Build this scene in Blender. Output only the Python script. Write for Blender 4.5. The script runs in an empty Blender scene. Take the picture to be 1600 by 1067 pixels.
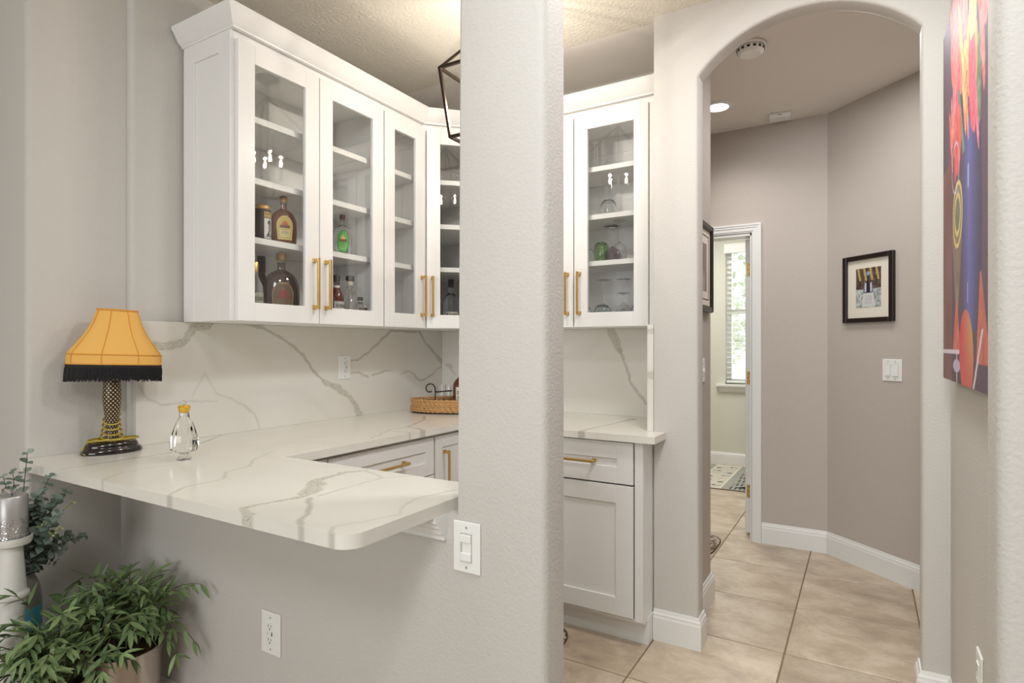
import bpy, bmesh, math, random
import numpy as np
from mathutils import Vector, Matrix, noise as mnoise
random.seed(7); np.random.seed(7)
PI = math.pi
scene = bpy.context.scene
COL = scene.collection

# ------------------------------------------------------------------ camera
cam_d = bpy.data.cameras.new('camera'); cam = bpy.data.objects.new('camera', cam_d)
COL.objects.link(cam); scene.camera = cam
cam.location = (0, 0, 1.29)
cam.rotation_euler = (PI/2, 0, math.radians(30.87))
cam_d.sensor_width = 36.0; cam_d.lens = 36.0*920/1600
cam_d.shift_y = 7.5/1600
cam_d.clip_start = 0.02
# ------------------------------------------------------------------ view, world
scene.view_settings.view_transform = 'Standard'
scene.view_settings.look = 'None'
scene.view_settings.gamma = 1.0
scene.view_settings.use_curve_mapping = False
scene.view_settings.exposure = 0.0
w = bpy.data.worlds.new('sky'); scene.world = w; w.use_nodes = True
bg = w.node_tree.nodes['Background']
bg.inputs[0].default_value = (0.93, 0.97, 1.0, 1); bg.inputs[1].default_value = 2.6

def lamp(name, kind, loc, energy, color=(1, 1, 1), target=None, **kw):
    d = bpy.data.lights.new(name, kind); d.energy = energy; d.color = color
    for k, v in kw.items(): setattr(d, k, v)
    o = bpy.data.objects.new(name, d); COL.objects.link(o); o.location = loc
    if target is not None:
        o.rotation_euler = (Vector(target)-Vector(loc)).to_track_quat('-Z', 'Y').to_euler()
    return o
WARM = (1.0, 0.91, 0.80)
lamp('bounced_flash_key', 'AREA', (-0.12, -0.80, 2.56), 17, (0.92, 0.97, 1.0), target=(-0.45, 1.9, 1.4), shape='DISK', size=0.8, spread=2.5)  # unseen key light standing in for flash bounced off the ceiling; no fixture
lamp('dining_rear_fill', 'AREA', (-0.4, -4.6, 1.5), 108, (0.955, 0.98, 1.0), target=(-0.6, 1.1, 1.0), shape='RECTANGLE', size=3.0, size_y=1.9)  # added fill behind the camera for faces turned towards it; no window there
lamp('hall_downlight', 'SPOT', (-0.76, 3.68, 2.70), 21, (1.0, 0.96, 0.92), target=(-0.76, 3.68, 0), spot_size=2.6, spot_blend=0.9, shadow_soft_size=0.08)
lamp('hall_entry_fill', 'AREA', (0.0, 3.2, 2.72), 9, (0.98, 0.99, 1.0), shape='DISK', size=0.3)  # added overhead fill for the hall walls and floor, no fitting above
lamp('opening_fill', 'AREA', (-0.05, 0.45, 2.72), 14, (0.95, 0.98, 1.0), shape='DISK', size=0.3)  # added fill reaching through the opening to the base cabinet fronts
lamp('passage_fill', 'AREA', (-0.22, 1.75, 2.72), 17, (0.96, 0.985, 1.0), shape='DISK', size=0.3)  # added overhead fill for the base cabinet, arch wall and floor
lamp('far_room_fill', 'AREA', (-1.4, 5.5, 2.68), 38, (1.0, 0.99, 0.95), shape='DISK', size=0.9)  # unseen fill added to brighten the room beyond the doorway

# ------------------------------------------------------------------ colour + materials
def lin(v):
    v = np.asarray(v, float)/255.0
    return np.where(v <= 0.04045, v/12.92, ((v+0.055)/1.055)**2.4)
def C3(r, g, b):
    return tuple(float(x) for x in lin((r, g, b)))+(1.0,)
def new_mat(name):
    m = bpy.data.materials.new(name); m.use_nodes = True
    nt = m.node_tree; p = nt.nodes['Principled BSDF']
    return m, nt, p
def mat(name, col, rough=0.5, metal=0.0, bump=0.0, bscale=80, var=0.0, vscale=6, coat=0.0, spec=0.5, emit=None, detail=3, tint=None):
    m, nt, p = new_mat(name)
    p.inputs['Base Color'].default_value = col
    p.inputs['Roughness'].default_value = rough
    p.inputs['Metallic'].default_value = metal
    p.inputs['Coat Weight'].default_value = coat
    p.inputs['Specular IOR Level'].default_value = spec
    N = nt.nodes; L = nt.links
    if bump or var:
        tc = N.new('ShaderNodeTexCoord')
    if var:
        nz = N.new('ShaderNodeTexNoise'); nz.inputs['Scale'].default_value = vscale; nz.inputs['Detail'].default_value = 4
        L.new(tc.outputs['Object'], nz.inputs['Vector'])
        mx = N.new('ShaderNodeMix'); mx.data_type = 'RGBA'
        mx.inputs[6].default_value = tuple(max(0, c*(1-var)) for c in col[:3])+(1,)
        mx.inputs[7].default_value = (tint if tint else tuple(min(1, c*(1+var)) for c in col[:3])+(1,))
        L.new(nz.outputs['Fac'], mx.inputs[0]); L.new(mx.outputs[2], p.inputs['Base Color'])
    if bump:
        nb = N.new('ShaderNodeTexNoise'); nb.inputs['Scale'].default_value = bscale; nb.inputs['Detail'].default_value = detail
        L.new(tc.outputs['Object'], nb.inputs['Vector'])
        b = N.new('ShaderNodeBump'); b.inputs['Strength'].default_value = 1.0; b.inputs['Distance'].default_value = bump
        L.new(nb.outputs['Fac'], b.inputs['Height']); L.new(b.outputs['Normal'], p.inputs['Normal'])
    if emit:
        p.inputs['Emission Color'].default_value = emit[0]; p.inputs['Emission Strength'].default_value = emit[1]
    return m
def glass_mat(name, tint=(1, 1, 1, 1), ior=1.5, rough=0.0, base=0.0):
    m = bpy.data.materials.new(name); m.use_nodes = True
    nt = m.node_tree; N = nt.nodes; L = nt.links; N.clear()
    out = N.new('ShaderNodeOutputMaterial'); mx = N.new('ShaderNodeMixShader')
    t = N.new('ShaderNodeBsdfTransparent'); t.inputs[0].default_value = tint
    g = N.new('ShaderNodeBsdfGlossy'); g.inputs['Roughness'].default_value = rough
    fr = N.new('ShaderNodeFresnel'); geo = N.new('ShaderNodeNewGeometry'); mr = N.new('ShaderNodeMapRange')
    mr.inputs[3].default_value = ior; mr.inputs[4].default_value = 1.0/ior
    L.new(geo.outputs['Backfacing'], mr.inputs[0]); L.new(mr.outputs[0], fr.inputs[0])
    ad = N.new('ShaderNodeMath'); ad.operation = 'ADD'; ad.inputs[1].default_value = base; ad.use_clamp = True
    L.new(fr.outputs[0], ad.inputs[0]); L.new(ad.outputs[0], mx.inputs[0])
    L.new(t.outputs[0], mx.inputs[1]); L.new(g.outputs[0], mx.inputs[2]); L.new(mx.outputs[0], out.inputs[0])
    return m
def clear_mat(name, col, ior=1.45, rough=0.0):
    m, nt, p = new_mat(name); p.inputs['Base Color'].default_value = col; p.inputs['Transmission Weight'].default_value = 1.0
    p.inputs['IOR'].default_value = ior; p.inputs['Roughness'].default_value = rough
    return m
def paint_mat(name, rough=0.5, coat=0.0, bump=0.0, bscale=300, spec=0.5):
    m, nt, p = new_mat(name)
    a = nt.nodes.new('ShaderNodeAttribute'); a.attribute_name = 'Col'
    nt.links.new(a.outputs['Color'], p.inputs['Base Color'])
    p.inputs['Roughness'].default_value = rough; p.inputs['Coat Weight'].default_value = coat
    p.inputs['Specular IOR Level'].default_value = spec
    if bump:
        tc = nt.nodes.new('ShaderNodeTexCoord'); nb = nt.nodes.new('ShaderNodeTexNoise'); nb.inputs['Scale'].default_value = bscale
        nt.links.new(tc.outputs['Object'], nb.inputs['Vector'])
        b = nt.nodes.new('ShaderNodeBump'); b.inputs['Distance'].default_value = bump
        nt.links.new(nb.outputs['Fac'], b.inputs['Height']); nt.links.new(b.outputs['Normal'], p.inputs['Normal'])
    return m

M = {}
M['wall'] = mat('wall_paint', C3(201, 197, 191), 0.65, bump=0.0013, bscale=135, spec=0.3)
M['hall_wall'] = mat('hall_wall_paint', C3(190, 180, 172), 0.65, bump=0.0012, bscale=85, spec=0.3)
M['room_wall'] = mat('far_room_paint', C3(214, 213, 200), 0.65, spec=0.3)
M['ceil'] = mat('ceiling_paint', C3(226, 220, 207), 0.8, bump=0.006, bscale=70, spec=0.2)
M['hall_ceil'] = mat('smooth_ceiling_paint', C3(236, 230, 223), 0.8, spec=0.2)
M['trim'] = mat('white_trim_paint', C3(232, 231, 228), 0.35, spec=0.4)
M['cab'] = mat('white_cabinet_lacquer', C3(233, 232, 230), 0.35, spec=0.4)
M['cabin'] = mat('white_cabinet_inside', C3(243, 242, 240), 0.5)
M['gold'] = mat('brushed_brass', C3(212, 178, 112), 0.3, 1.0, bump=0.0003, bscale=400)
M['plate'] = mat('white_plastic', C3(236, 236, 232), 0.35)
M['slot'] = mat('dark_slot', C3(40, 38, 36), 0.6)
M['screw'] = mat('painted_screw', C3(190, 188, 182), 0.4)
M['bronze'] = mat('dark_bronze_metal', C3(70, 60, 52), 0.38, 0.85)
M['black'] = mat('black_lacquer', C3(24, 17, 17), 0.18, coat=0.6)
M['pane'] = glass_mat('cabinet_pane_glass', (0.985, 0.99, 0.985, 1), 1.5, 0.0, 0.0)
M['glass'] = clear_mat('clear_glass', (0.98, 0.985, 0.983, 1))
M['crystal'] = clear_mat('crystal_glass', (0.985, 0.99, 0.988, 1), 1.42)
M['blueglass'] = clear_mat('smoky_blue_glass', (0.86, 0.91, 0.95, 1))
M['greenglass'] = clear_mat('green_glass', (0.66, 0.84, 0.58, 1))
M['purpleglass'] = clear_mat('violet_glass', (0.80, 0.68, 0.76, 1))
M['amber'] = mat('amber_whisky_glass', C3(104, 44, 24), 0.06, coat=0.8, var=0.25, vscale=14)
M['darkamber'] = mat('dark_whisky_glass', C3(66, 40, 34), 0.06, coat=0.8, var=0.25, vscale=14)
M['darkbottle'] = mat('dark_brown_glass', C3(44, 26, 22), 0.08, coat=0.8)
M['redbottle'] = mat('red_brown_glass', C3(98, 34, 22), 0.08, coat=0.8)
M['cork'] = mat('brass_cap', C3(186, 150, 96), 0.35, 0.6)
M['darkcap'] = mat('dark_cap', C3(42, 34, 32), 0.4)
M['greycap'] = mat('plum_neck_seal', C3(104, 84, 80), 0.4)
M['label'] = paint_mat('printed_label', 0.5)
M['can'] = paint_mat('printed_can', 0.3, 0.3)
M['stopper'] = mat('gold_glass_stopper', C3(214, 168, 20), 0.08, 0.35, coat=0.8)
M['shade'] = mat('orange_shade_fabric', C3(232, 180, 98), 0.75, bump=0.0004, bscale=700, spec=0.2)
M['shade_trim'] = mat('orange_shade_piping', C3(212, 148, 66), 0.7, spec=0.2)
M['fringe'] = mat('black_fringe', C3(16, 14, 18), 0.7)
M['cord'] = mat('olive_gold_cord', C3(176, 152, 62), 0.5)
M['wicker'] = mat('woven_seagrass', C3(196, 152, 100), 0.75, var=0.3, vscale=90, bump=0.002, bscale=160)
M['wickerd'] = mat('dark_tray_base', C3(50, 34, 26), 0.7)
M['iron'] = mat('black_iron', C3(28, 25, 24), 0.5, 0.5)
M['framek'] = mat('black_brown_frame', C3(34, 22, 20), 0.35)
M['matboard'] = mat('cream_mat_board', C3(224, 216, 200), 0.8)
M['print'] = paint_mat('framed_print', 0.45, coat=0.15)
M['canvas'] = paint_mat('painted_canvas', 0.6, coat=0.0, bump=0.0006, bscale=420)
M['silverpot'] = mat('silver_pot', C3(196, 182, 172), 0.22, 0.85, var=0.12, vscale=9)
M['soil'] = mat('dry_moss_soil', C3(92, 68, 36), 0.95, var=0.5, vscale=60, bump=0.01, bscale=60)
M['ceramic'] = mat('white_distressed_wood', C3(224, 222, 216), 0.5, var=0.05, vscale=30)
M['teal'] = mat('teal_glaze', C3(76, 160, 180), 0.2, coat=0.5, var=0.15, vscale=10)
M['greyglaze'] = mat('grey_glaze', C3(128, 124, 118), 0.3, coat=0.3)
M['candle'] = mat('silver_candle_wax', C3(176, 174, 172), 0.35, 0.45)
M['stem'] = mat('plant_stem', C3(86, 78, 50), 0.7)
M['bulbwhite'] = mat('bulb_white', C3(255, 240, 210), 0.3, emit=((1.0, 0.88, 0.70, 1), 30.0))
M['lens'] = mat('downlight_lens', C3(255, 245, 235), 0.4, emit=((1.0, 0.93, 0.85, 1), 7.0))
M['hinge'] = mat('brass_hinge', C3(200, 172, 104), 0.3, 0.9)
M['blind'] = mat('white_blind_slat', C3(238, 240, 236), 0.4)
M['grout'] = mat('tile_grout', C3(128, 108, 88), 0.9)
M['rug'] = paint_mat('woven_rug', 0.95, bump=0.002, bscale=500, spec=0.1)
M['lawn'] = mat('pale_ground_outside', C3(214, 212, 196), 0.9, var=0.2, vscale=2)
M['bark'] = mat('bark', C3(120, 104, 86), 0.9)

def leaf_mat(name, a, b):
    m, nt, p = new_mat(name); N = nt.nodes; L = nt.links
    oi = N.new('ShaderNodeObjectInfo'); geo = N.new('ShaderNodeNewGeometry')
    nz = N.new('ShaderNodeTexNoise'); nz.inputs['Scale'].default_value = 25; L.new(geo.outputs['Position'], nz.inputs['Vector'])
    ad = N.new('ShaderNodeMath'); ad.operation = 'MULTIPLY_ADD'; L.new(nz.outputs['Fac'], ad.inputs[0]); ad.inputs[1].default_value = 0.7
    L.new(oi.outputs['Random'], ad.inputs[2])
    sc = N.new('ShaderNodeMath'); sc.operation = 'MULTIPLY'; sc.inputs[1].default_value = 0.62; L.new(ad.outputs[0], sc.inputs[0])
    mx = N.new('ShaderNodeMix'); mx.data_type = 'RGBA'; mx.inputs[6].default_value = a; mx.inputs[7].default_value = b
    L.new(sc.outputs[0], mx.inputs[0]); L.new(mx.outputs[2], p.inputs['Base Color'])
    p.inputs['Roughness'].default_value = 0.5; p.inputs['Specular IOR Level'].default_value = 0.4
    return m
M['leaf'] = leaf_mat('green_leaf', C3(60, 90, 52), C3(158, 180, 124))
M['euca'] = leaf_mat('eucalyptus_leaf', C3(72, 92, 82), C3(152, 166, 152))
M['eucay'] = leaf_mat('young_eucalyptus_leaf', C3(150, 168, 84), C3(190, 200, 120))
M['shrub'] = leaf_mat('outdoor_foliage', C3(186, 196, 172), C3(232, 236, 226))

def tile_mat():
    m, nt, p = new_mat('travertine_tile'); N = nt.nodes; L = nt.links
    geo = N.new('ShaderNodeNewGeometry'); oi = N.new('ShaderNodeObjectInfo')
    ofs = N.new('ShaderNodeVectorMath'); ofs.operation = 'MULTIPLY_ADD'
    cmb = N.new('ShaderNodeCombineXYZ')
    for k in range(3): L.new(oi.outputs['Random'], cmb.inputs[k])
    L.new(cmb.outputs[0], ofs.inputs[0]); ofs.inputs[1].default_value = (17, 9, 5); L.new(geo.outputs['Position'], ofs.inputs[2])
    mp = N.new('ShaderNodeMapping'); mp.inputs['Scale'].default_value = (2.0, 2.7, 1); mp.inputs['Rotation'].default_value = (0, 0, 0.35)
    L.new(ofs.outputs[0], mp.inputs['Vector'])
    n1 = N.new('ShaderNodeTexNoise'); n1.inputs['Scale'].default_value = 2.3; n1.inputs['Detail'].default_value = 7; n1.inputs['Roughness'].default_value = 0.70; n1.inputs['Distortion'].default_value = 0.35
    L.new(mp.outputs[0], n1.inputs['Vector'])
    r = N.new('ShaderNodeValToRGB'); e = r.color_ramp.elements
    e[0].position = 0.30; e[0].color = C3(168, 150, 128); e[1].position = 0.72; e[1].color = C3(226, 211, 190)
    k = r.color_ramp.elements.new(0.46); k.color = C3(196, 176, 150)
    k = r.color_ramp.elements.new(0.58); k.color = C3(212, 195, 170)
    L.new(n1.outputs['Fac'], r.inputs[0])
    hs = N.new('ShaderNodeHueSaturation'); hs.inputs['Saturation'].default_value = 0.92
    mr = N.new('ShaderNodeMapRange'); mr.inputs[3].default_value = 0.80; mr.inputs[4].default_value = 1.00
    L.new(oi.outputs['Random'], mr.inputs[0]); L.new(mr.outputs[0], hs.inputs['Value']); L.new(r.outputs[0], hs.inputs['Color'])
    L.new(hs.outputs[0], p.inputs['Base Color'])
    rr = N.new('ShaderNodeMapRange'); rr.inputs[3].default_value = 0.22; rr.inputs[4].default_value = 0.42
    L.new(n1.outputs['Fac'], rr.inputs[0]); L.new(rr.outputs[0], p.inputs['Roughness'])
    b = N.new('ShaderNodeBump'); b.inputs['Distance'].default_value = 0.0012; L.new(n1.outputs['Fac'], b.inputs['Height']); L.new(b.outputs[0], p.inputs['Normal'])
    return m
M['tile'] = tile_mat()

def marble_mat():
    m, nt, p = new_mat('veined_quartz'); N = nt.nodes; L = nt.links
    a = N.new('ShaderNodeAttribute'); a.attribute_name = 'vein'
    sep = N.new('ShaderNodeSeparateColor'); L.new(a.outputs['Color'], sep.inputs[0])
    geo = N.new('ShaderNodeNewGeometry')
    nz = N.new('ShaderNodeTexNoise'); nz.inputs['Scale'].default_value = 3.0; nz.inputs['Detail'].default_value = 4; L.new(geo.outputs['Position'], nz.inputs['Vector'])
    base = N.new('ShaderNodeMix'); base.data_type = 'RGBA'; base.inputs[6].default_value = C3(222, 218, 208); base.inputs[7].default_value = C3(233, 230, 223)
    L.new(nz.outputs['Fac'], base.inputs[0])
    sp = N.new('ShaderNodeTexNoise'); sp.inputs['Scale'].default_value = 170; sp.inputs['Detail'].default_value = 3; L.new(geo.outputs['Position'], sp.inputs['Vector'])
    cr = N.new('ShaderNodeValToRGB'); cr.color_ramp.elements[0].position = 0.32; cr.color_ramp.elements[0].color = C3(158, 152, 138)
    cr.color_ramp.elements[1].position = 0.5; cr.color_ramp.elements[1].color = C3(204, 200, 188); L.new(sp.outputs['Fac'], cr.inputs[0])
    m1 = N.new('ShaderNodeMix'); m1.data_type = 'RGBA'; L.new(sep.outputs[1], m1.inputs[0]); L.new(base.outputs[2], m1.inputs[6]); L.new(cr.outputs[0], m1.inputs[7])
    m2 = N.new('ShaderNodeMix'); m2.data_type = 'RGBA'; L.new(sep.outputs[0], m2.inputs[0]); L.new(m1.outputs[2], m2.inputs[6]); m2.inputs[7].default_value = C3(178, 173, 162)
    L.new(m2.outputs[2], p.inputs['Base Color'])
    p.inputs['Roughness'].default_value = 0.2; p.inputs['Specular IOR Level'].default_value = 0.4
    return m
M['quartz'] = marble_mat()

def net_mat():
    # flesh coloured stem under a black diamond mesh, from real uv coordinates round the stem
    m, nt, p = new_mat('black_net_over_stem'); N = nt.nodes; L = nt.links
    uv = N.new('ShaderNodeUVMap'); uv.uv_map = 'UVMap'
    sep = N.new('ShaderNodeSeparateXYZ'); L.new(uv.outputs[0], sep.inputs[0])
    res = []
    for sgn in (1, -1):
        a = N.new('ShaderNodeMath'); a.operation = 'MULTIPLY_ADD'; L.new(sep.outputs[0], a.inputs[0]); a.inputs[1].default_value = 13*sgn
        s = N.new('ShaderNodeMath'); s.operation = 'MULTIPLY'; L.new(sep.outputs[1], s.inputs[0]); s.inputs[1].default_value = 10
        L.new(s.outputs[0], a.inputs[2])
        f = N.new('ShaderNodeMath'); f.operation = 'FRACT'; L.new(a.outputs[0], f.inputs[0])
        l = N.new('ShaderNodeMath'); l.operation = 'LESS_THAN'; L.new(f.outputs[0], l.inputs[0]); l.inputs[1].default_value = 0.50
        res.append(l)
    mx = N.new('ShaderNodeMath'); mx.operation = 'MAXIMUM'; L.new(res[0].outputs[0], mx.inputs[0]); L.new(res[1].outputs[0], mx.inputs[1])
    c = N.new('ShaderNodeMix'); c.data_type = 'RGBA'; c.inputs[6].default_value = C3(206, 178, 128); c.inputs[7].default_value = C3(20, 16, 16)
    L.new(mx.outputs[0], c.inputs[0]); L.new(c.outputs[2], p.inputs['Base Color']); p.inputs['Roughness'].default_value = 0.4
    return m
M['net'] = net_mat()

# ------------------------------------------------------------------ mesh builder
class MB:
    def __init__(s): s.v = []; s.f = []
    def add(s, vs, fs):
        n = len(s.v); s.v += [tuple(p) for p in vs]; s.f += [tuple(i+n for i in f) for f in fs]; return s
    def box(s, x0, y0, z0, x1, y1, z1):
        if x0 > x1: x0, x1 = x1, x0
        if y0 > y1: y0, y1 = y1, y0
        if z0 > z1: z0, z1 = z1, z0
        return s.add([(x0,y0,z0),(x1,y0,z0),(x1,y1,z0),(x0,y1,z0),(x0,y0,z1),(x1,y0,z1),(x1,y1,z1),(x0,y1,z1)],
                     [(0,3,2,1),(4,5,6,7),(0,1,5,4),(1,2,6,5),(2,3,7,6),(3,0,4,7)])
    def lathe(s, prof, seg=24, c=(0,0,0), sx=1.0, sy=1.0, close=True):
        vs = []; fs = []; n = len(prof)
        for (r, z) in prof:
            for k in range(seg):
                a = 2*PI*k/seg; vs.append((c[0]+r*sx*math.cos(a), c[1]+r*sy*math.sin(a), c[2]+z))
        for i in range(n-1):
            for k in range(seg):
                k2 = (k+1) % seg; fs.append((i*seg+k, i*seg+k2, (i+1)*seg+k2, (i+1)*seg+k))
        if close:
            fs.append(tuple(range(seg-1, -1, -1))); fs.append(tuple((n-1)*seg+k for k in range(seg)))
        return s.add(vs, fs)
    def tube(s, pts, r, seg=8, closed=False, cap=True):
        P = [Vector(p) for p in pts]; n = len(P); vs = []; fs = []
        rs = r if isinstance(r, (list, tuple)) else [r]*n
        up = None
        for i in range(n):
            if closed: t = P[(i+1) % n]-P[i-1]
            else: t = P[min(i+1, n-1)]-P[max(i-1, 0)]
            t.normalize()
            if up is None:
                up = Vector((0,0,1)) if abs(t.z) < 0.9 else Vector((1,0,0))
            b = t.cross(up); 
            if b.length < 1e-5: b = t.orthogonal()
            b.normalize(); up = b.cross(t).normalized()
            for k in range(seg):
                a = 2*PI*k/seg; vs.append(P[i]+(b*math.cos(a)+up*math.sin(a))*rs[i])
        m = n if closed else n-1
        for i in range(m):
            j = (i+1) % n
            for k in range(seg):
                k2 = (k+1) % seg; fs.append((i*seg+k, i*seg+k2, j*seg+k2, j*seg+k))
        if cap and not closed:
            fs.append(tuple(range(seg-1, -1, -1))); fs.append(tuple((n-1)*seg+k for k in range(seg)))
        return s.add(vs, fs)
    def prism(s, poly, a0, a1, axis='z'):
        def P(p, a):
            return {'z': (p[0], p[1], a), 'y': (p[0], a, p[1]), 'x': (a, p[0], p[1])}[axis]
        n = len(poly)
        vs = [P(p, a0) for p in poly]+[P(p, a1) for p in poly]
        fs = [tuple(range(n)), tuple(range(2*n-1, n-1, -1))]
        for i in range(n):
            j = (i+1) % n; fs.append((i, j, n+j, n+i))
        return s.add(vs, fs)
    def bar(s, a, b, r):
        a, b = Vector(a), Vector(b); t = (b-a).normalized()
        up = Vector((0,0,1)) if abs(t.z) < 0.95 else Vector((1,0,0))
        e = t.cross(up).normalized(); u = e.cross(t)
        vs = [p+e*i*r+u*j*r for p in (a, b) for (i, j) in ((-1,-1),(1,-1),(1,1),(-1,1))]
        return s.add(vs, [(0,1,2,3),(7,6,5,4),(0,4,5,1),(1,5,6,2),(2,6,7,3),(3,7,4,0)])
    def sweep(s, prof, path, closed_ends=True):
        # prof: (outward offset, z); path: xy points; outward = right hand side of the direction of travel
        n = len(path); m = len(prof); vs = []; fs = []
        for i in range(n):
            p = Vector(path[i])
            def nrm(a, b):
                d = (Vector(b)-Vector(a)).normalized(); return Vector((d.y, -d.x))
            if i == 0: o = nrm(path[0], path[1]); k = 1
            elif i == n-1: o = nrm(path[-2], path[-1]); k = 1
            else:
                n1, n2 = nrm(path[i-1], path[i]), nrm(path[i], path[i+1])
                o = (n1+n2).normalized(); k = 1/max(0.2, o.dot(n1))
            for (q, z) in prof: vs.append((p.x+o.x*q*k, p.y+o.y*q*k, z))
        for i in range(n-1):
            for j in range(m):
                j2 = (j+1) % m; fs.append((i*m+j, i*m+j2, (i+1)*m+j2, (i+1)*m+j))
        fs.append(tuple(range(m))); fs.append(tuple((n-1)*m+j for j in range(m-1, -1, -1)))
        return s.add(vs, fs)
    def mesh(s, name, bevel=0, segs=2, sel=None, smooth=None, angle=None):
        me = bpy.data.meshes.new(name)
        bm = bmesh.new(); bv = [bm.verts.new(p) for p in s.v]
        for f in s.f:
            try: bm.faces.new([bv[i] for i in f])
            except ValueError: pass
        bm.normal_update()
        bmesh.ops.recalc_face_normals(bm, faces=bm.faces)
        if bevel:
            if sel: es = [e for e in bm.edges if sel(e.verts[0].co, e.verts[1].co)]
            else: es = [e for e in bm.edges if len(e.link_faces) == 2 and e.calc_face_angle(0) > 0.5]
            bmesh.ops.bevel(bm, geom=es, offset=bevel, segments=segs, profile=0.5, affect='EDGES', clamp_overlap=True)
        bm.to_mesh(me); bm.free()
        if smooth is not None:
            me.polygons.foreach_set('use_smooth', [True]*len(me.polygons))
            me.set_sharp_from_angle(angle=math.radians(smooth))
        return me
    def build(s, name, m, parent=None, loc=None, rot=None, **kw):
        me = s.mesh(name, **kw); me.materials.append(M[m] if isinstance(m, str) else m)
        return link(name, me, parent, loc, rot)

def link(name, me, parent=None, loc=None, rot=None):
    o = bpy.data.objects.new(name, me); COL.objects.link(o)
    if parent is not None: o.parent = parent
    if loc is not None: o.location = loc
    if rot is not None: o.rotation_euler = rot
    return o
def thing(name, label, cat, loc=(0,0,0), rotz=0, group=None):
    o = bpy.data.objects.new(name, None); COL.objects.link(o); o.empty_display_size = 0.05
    o.location = loc; o.rotation_euler = (0, 0, rotz)
    return tag(o, label, cat, group)
def tag(o, label, cat, group=None):
    o['label'] = label; o['category'] = cat
    if group: o['group'] = group
    return o
def struct(o):
    o['kind'] = 'structure'; return o
def dup(root, loc=None, rotz=None, label=None, group=None):
    r = root.copy(); COL.objects.link(r)
    if loc is not None: r.location = loc
    if rotz is not None: r.rotation_euler = (0, 0, rotz)
    if label: r['label'] = label
    if group: r['group'] = group
    for ch in list(root.children):
        c = ch.copy(); COL.objects.link(c); c.parent = r
        for g in list(ch.children):
            d = g.copy(); COL.objects.link(d); d.parent = c
    return r

def paint_grid(name, P0, U, V, nu, nv, func, m, parent=None, warp=None):
    # a grid of cells with a colour per vertex; func(a, b) -> (n,3) sRGB 0-255, a along U and b along V in 0..1
    a, b = np.meshgrid(np.linspace(0, 1, nu+1), np.linspace(0, 1, nv+1))
    a = a.ravel(); b = b.ravel()
    if warp is None:
        co = np.asarray(P0)[None]+a[:, None]*np.asarray(U)[None]+b[:, None]*np.asarray(V)[None]
    else: co = warp(a, b)
    i = np.arange(nu*nv); r = i//nu; c = i % nu; k = r*(nu+1)+c
    fs = np.stack([k, k+1, k+nu+2, k+nu+1], 1)
    me = bpy.data.meshes.new(name); me.from_pydata(co.tolist(), [], fs.tolist())
    at = me.color_attributes.new('Col', 'FLOAT_COLOR', 'POINT')
    col = np.ones((len(a), 4)); col[:, :3] = lin(np.clip(func(a, b), 0, 255))
    at.data.foreach_set('color', col.ravel())
    me.polygons.foreach_set('use_smooth', [True]*len(me.polygons))
    me.materials.append(M[m]); me.update()
    return link(name, me, parent)

def vnoise(x, y, f, seed=0):
    # cheap smooth value noise, vectorised
    x = x*f+seed*13.7; y = y*f+seed*7.3
    xi = np.floor(x); yi = np.floor(y); fx = x-xi; fy = y-yi
    fx = fx*fx*(3-2*fx); fy = fy*fy*(3-2*fy)
    def h(i, j):
        v = np.sin(i*127.1+j*311.7+seed*74.7)*43758.5453; return v-np.floor(v)
    return (h(xi, yi)*(1-fx)+h(xi+1, yi)*fx)*(1-fy)+(h(xi, yi+1)*(1-fx)+h(xi+1, yi+1)*fx)*fy
# ================================================================== THE SETTING
ZC = 2.743
def vert_at(pts, tol=0.004):
    def sel(a, b):
        if abs(a.x-b.x) > 1e-4 or abs(a.y-b.y) > 1e-4: return False
        return any(abs(a.x-p[0]) < tol and abs(a.y-p[1]) < tol for p in pts)
    return sel
def wallobj(name, mb, m='wall', corners=None, r=0.018):
    kw = dict(bevel=r, segs=4, sel=vert_at(corners), smooth=40) if corners else {}
    return struct(mb.build(name, m, **kw))

floor = struct(MB().box(-3.3, -6.1, -0.10, 4.8, 6.9, -0.003).build('floor', 'grout'))
T = 0.5085
tile_me = MB().box(-T/2+0.003, -T/2+0.003, -0.012, T/2-0.003, T/2-0.003, 0).mesh('tile', bevel=0.0018, segs=1)
tile_me.materials.append(M['tile'])
for i in range(-6, 5):
    for j in range(-12, 8):
        link('tile', tile_me, floor, (-0.287+T*(i+0.5), 2.711+T*(j+0.5), 0), (0, 0, PI*random.randint(0, 1)))
struct(MB().box(-3.4, -6.1, ZC, 4.8, 2.6, ZC+0.1).build('ceiling', 'ceil'))
struct(MB().box(-3.1, 2.6, ZC, 1.35, 6.9, ZC+0.1).build('ceiling', 'hall_ceil'))

wallobj('wall_left', MB().prism([(-2.365,3.115),(-2.365,1.165),(-2.395,1.165),(-2.395,0.852),(-3.2,0.852),(-3.2,-6.0),(-3.32,-6.0),(-3.32,0.972),(-2.515,0.972),(-2.515,3.115)], 0, ZC),
        corners=[(-2.365,1.165),(-2.395,0.852)])
wallobj('wall_front', MB().prism([(-2.395,0),(-0.60,0),(-0.60,ZC),(-0.835,ZC),(-0.835,0.884),(-2.395,0.884)], 1.145, 1.253, 'y'),
        corners=[(-0.60,1.145),(-0.60,1.253),(-0.835,1.145),(-0.835,1.253)], r=0.02)
wallobj('wall_entry', MB().box(0.175, 1.145, 0, 4.7, 1.253, ZC), corners=[(0.175,1.145),(0.175,1.253)], r=0.02)
wallobj('wall_rear', MB().box(-3.32, -6.1, 0, 4.8, -6.0, ZC))
wallobj('wall_dining_right', MB().box(4.7, -6.0, 0, 4.8, 1.253, ZC))
wallobj('wall_back', MB().box(-2.365, 3.06, 0, -0.797, 3.115, ZC))
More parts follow.
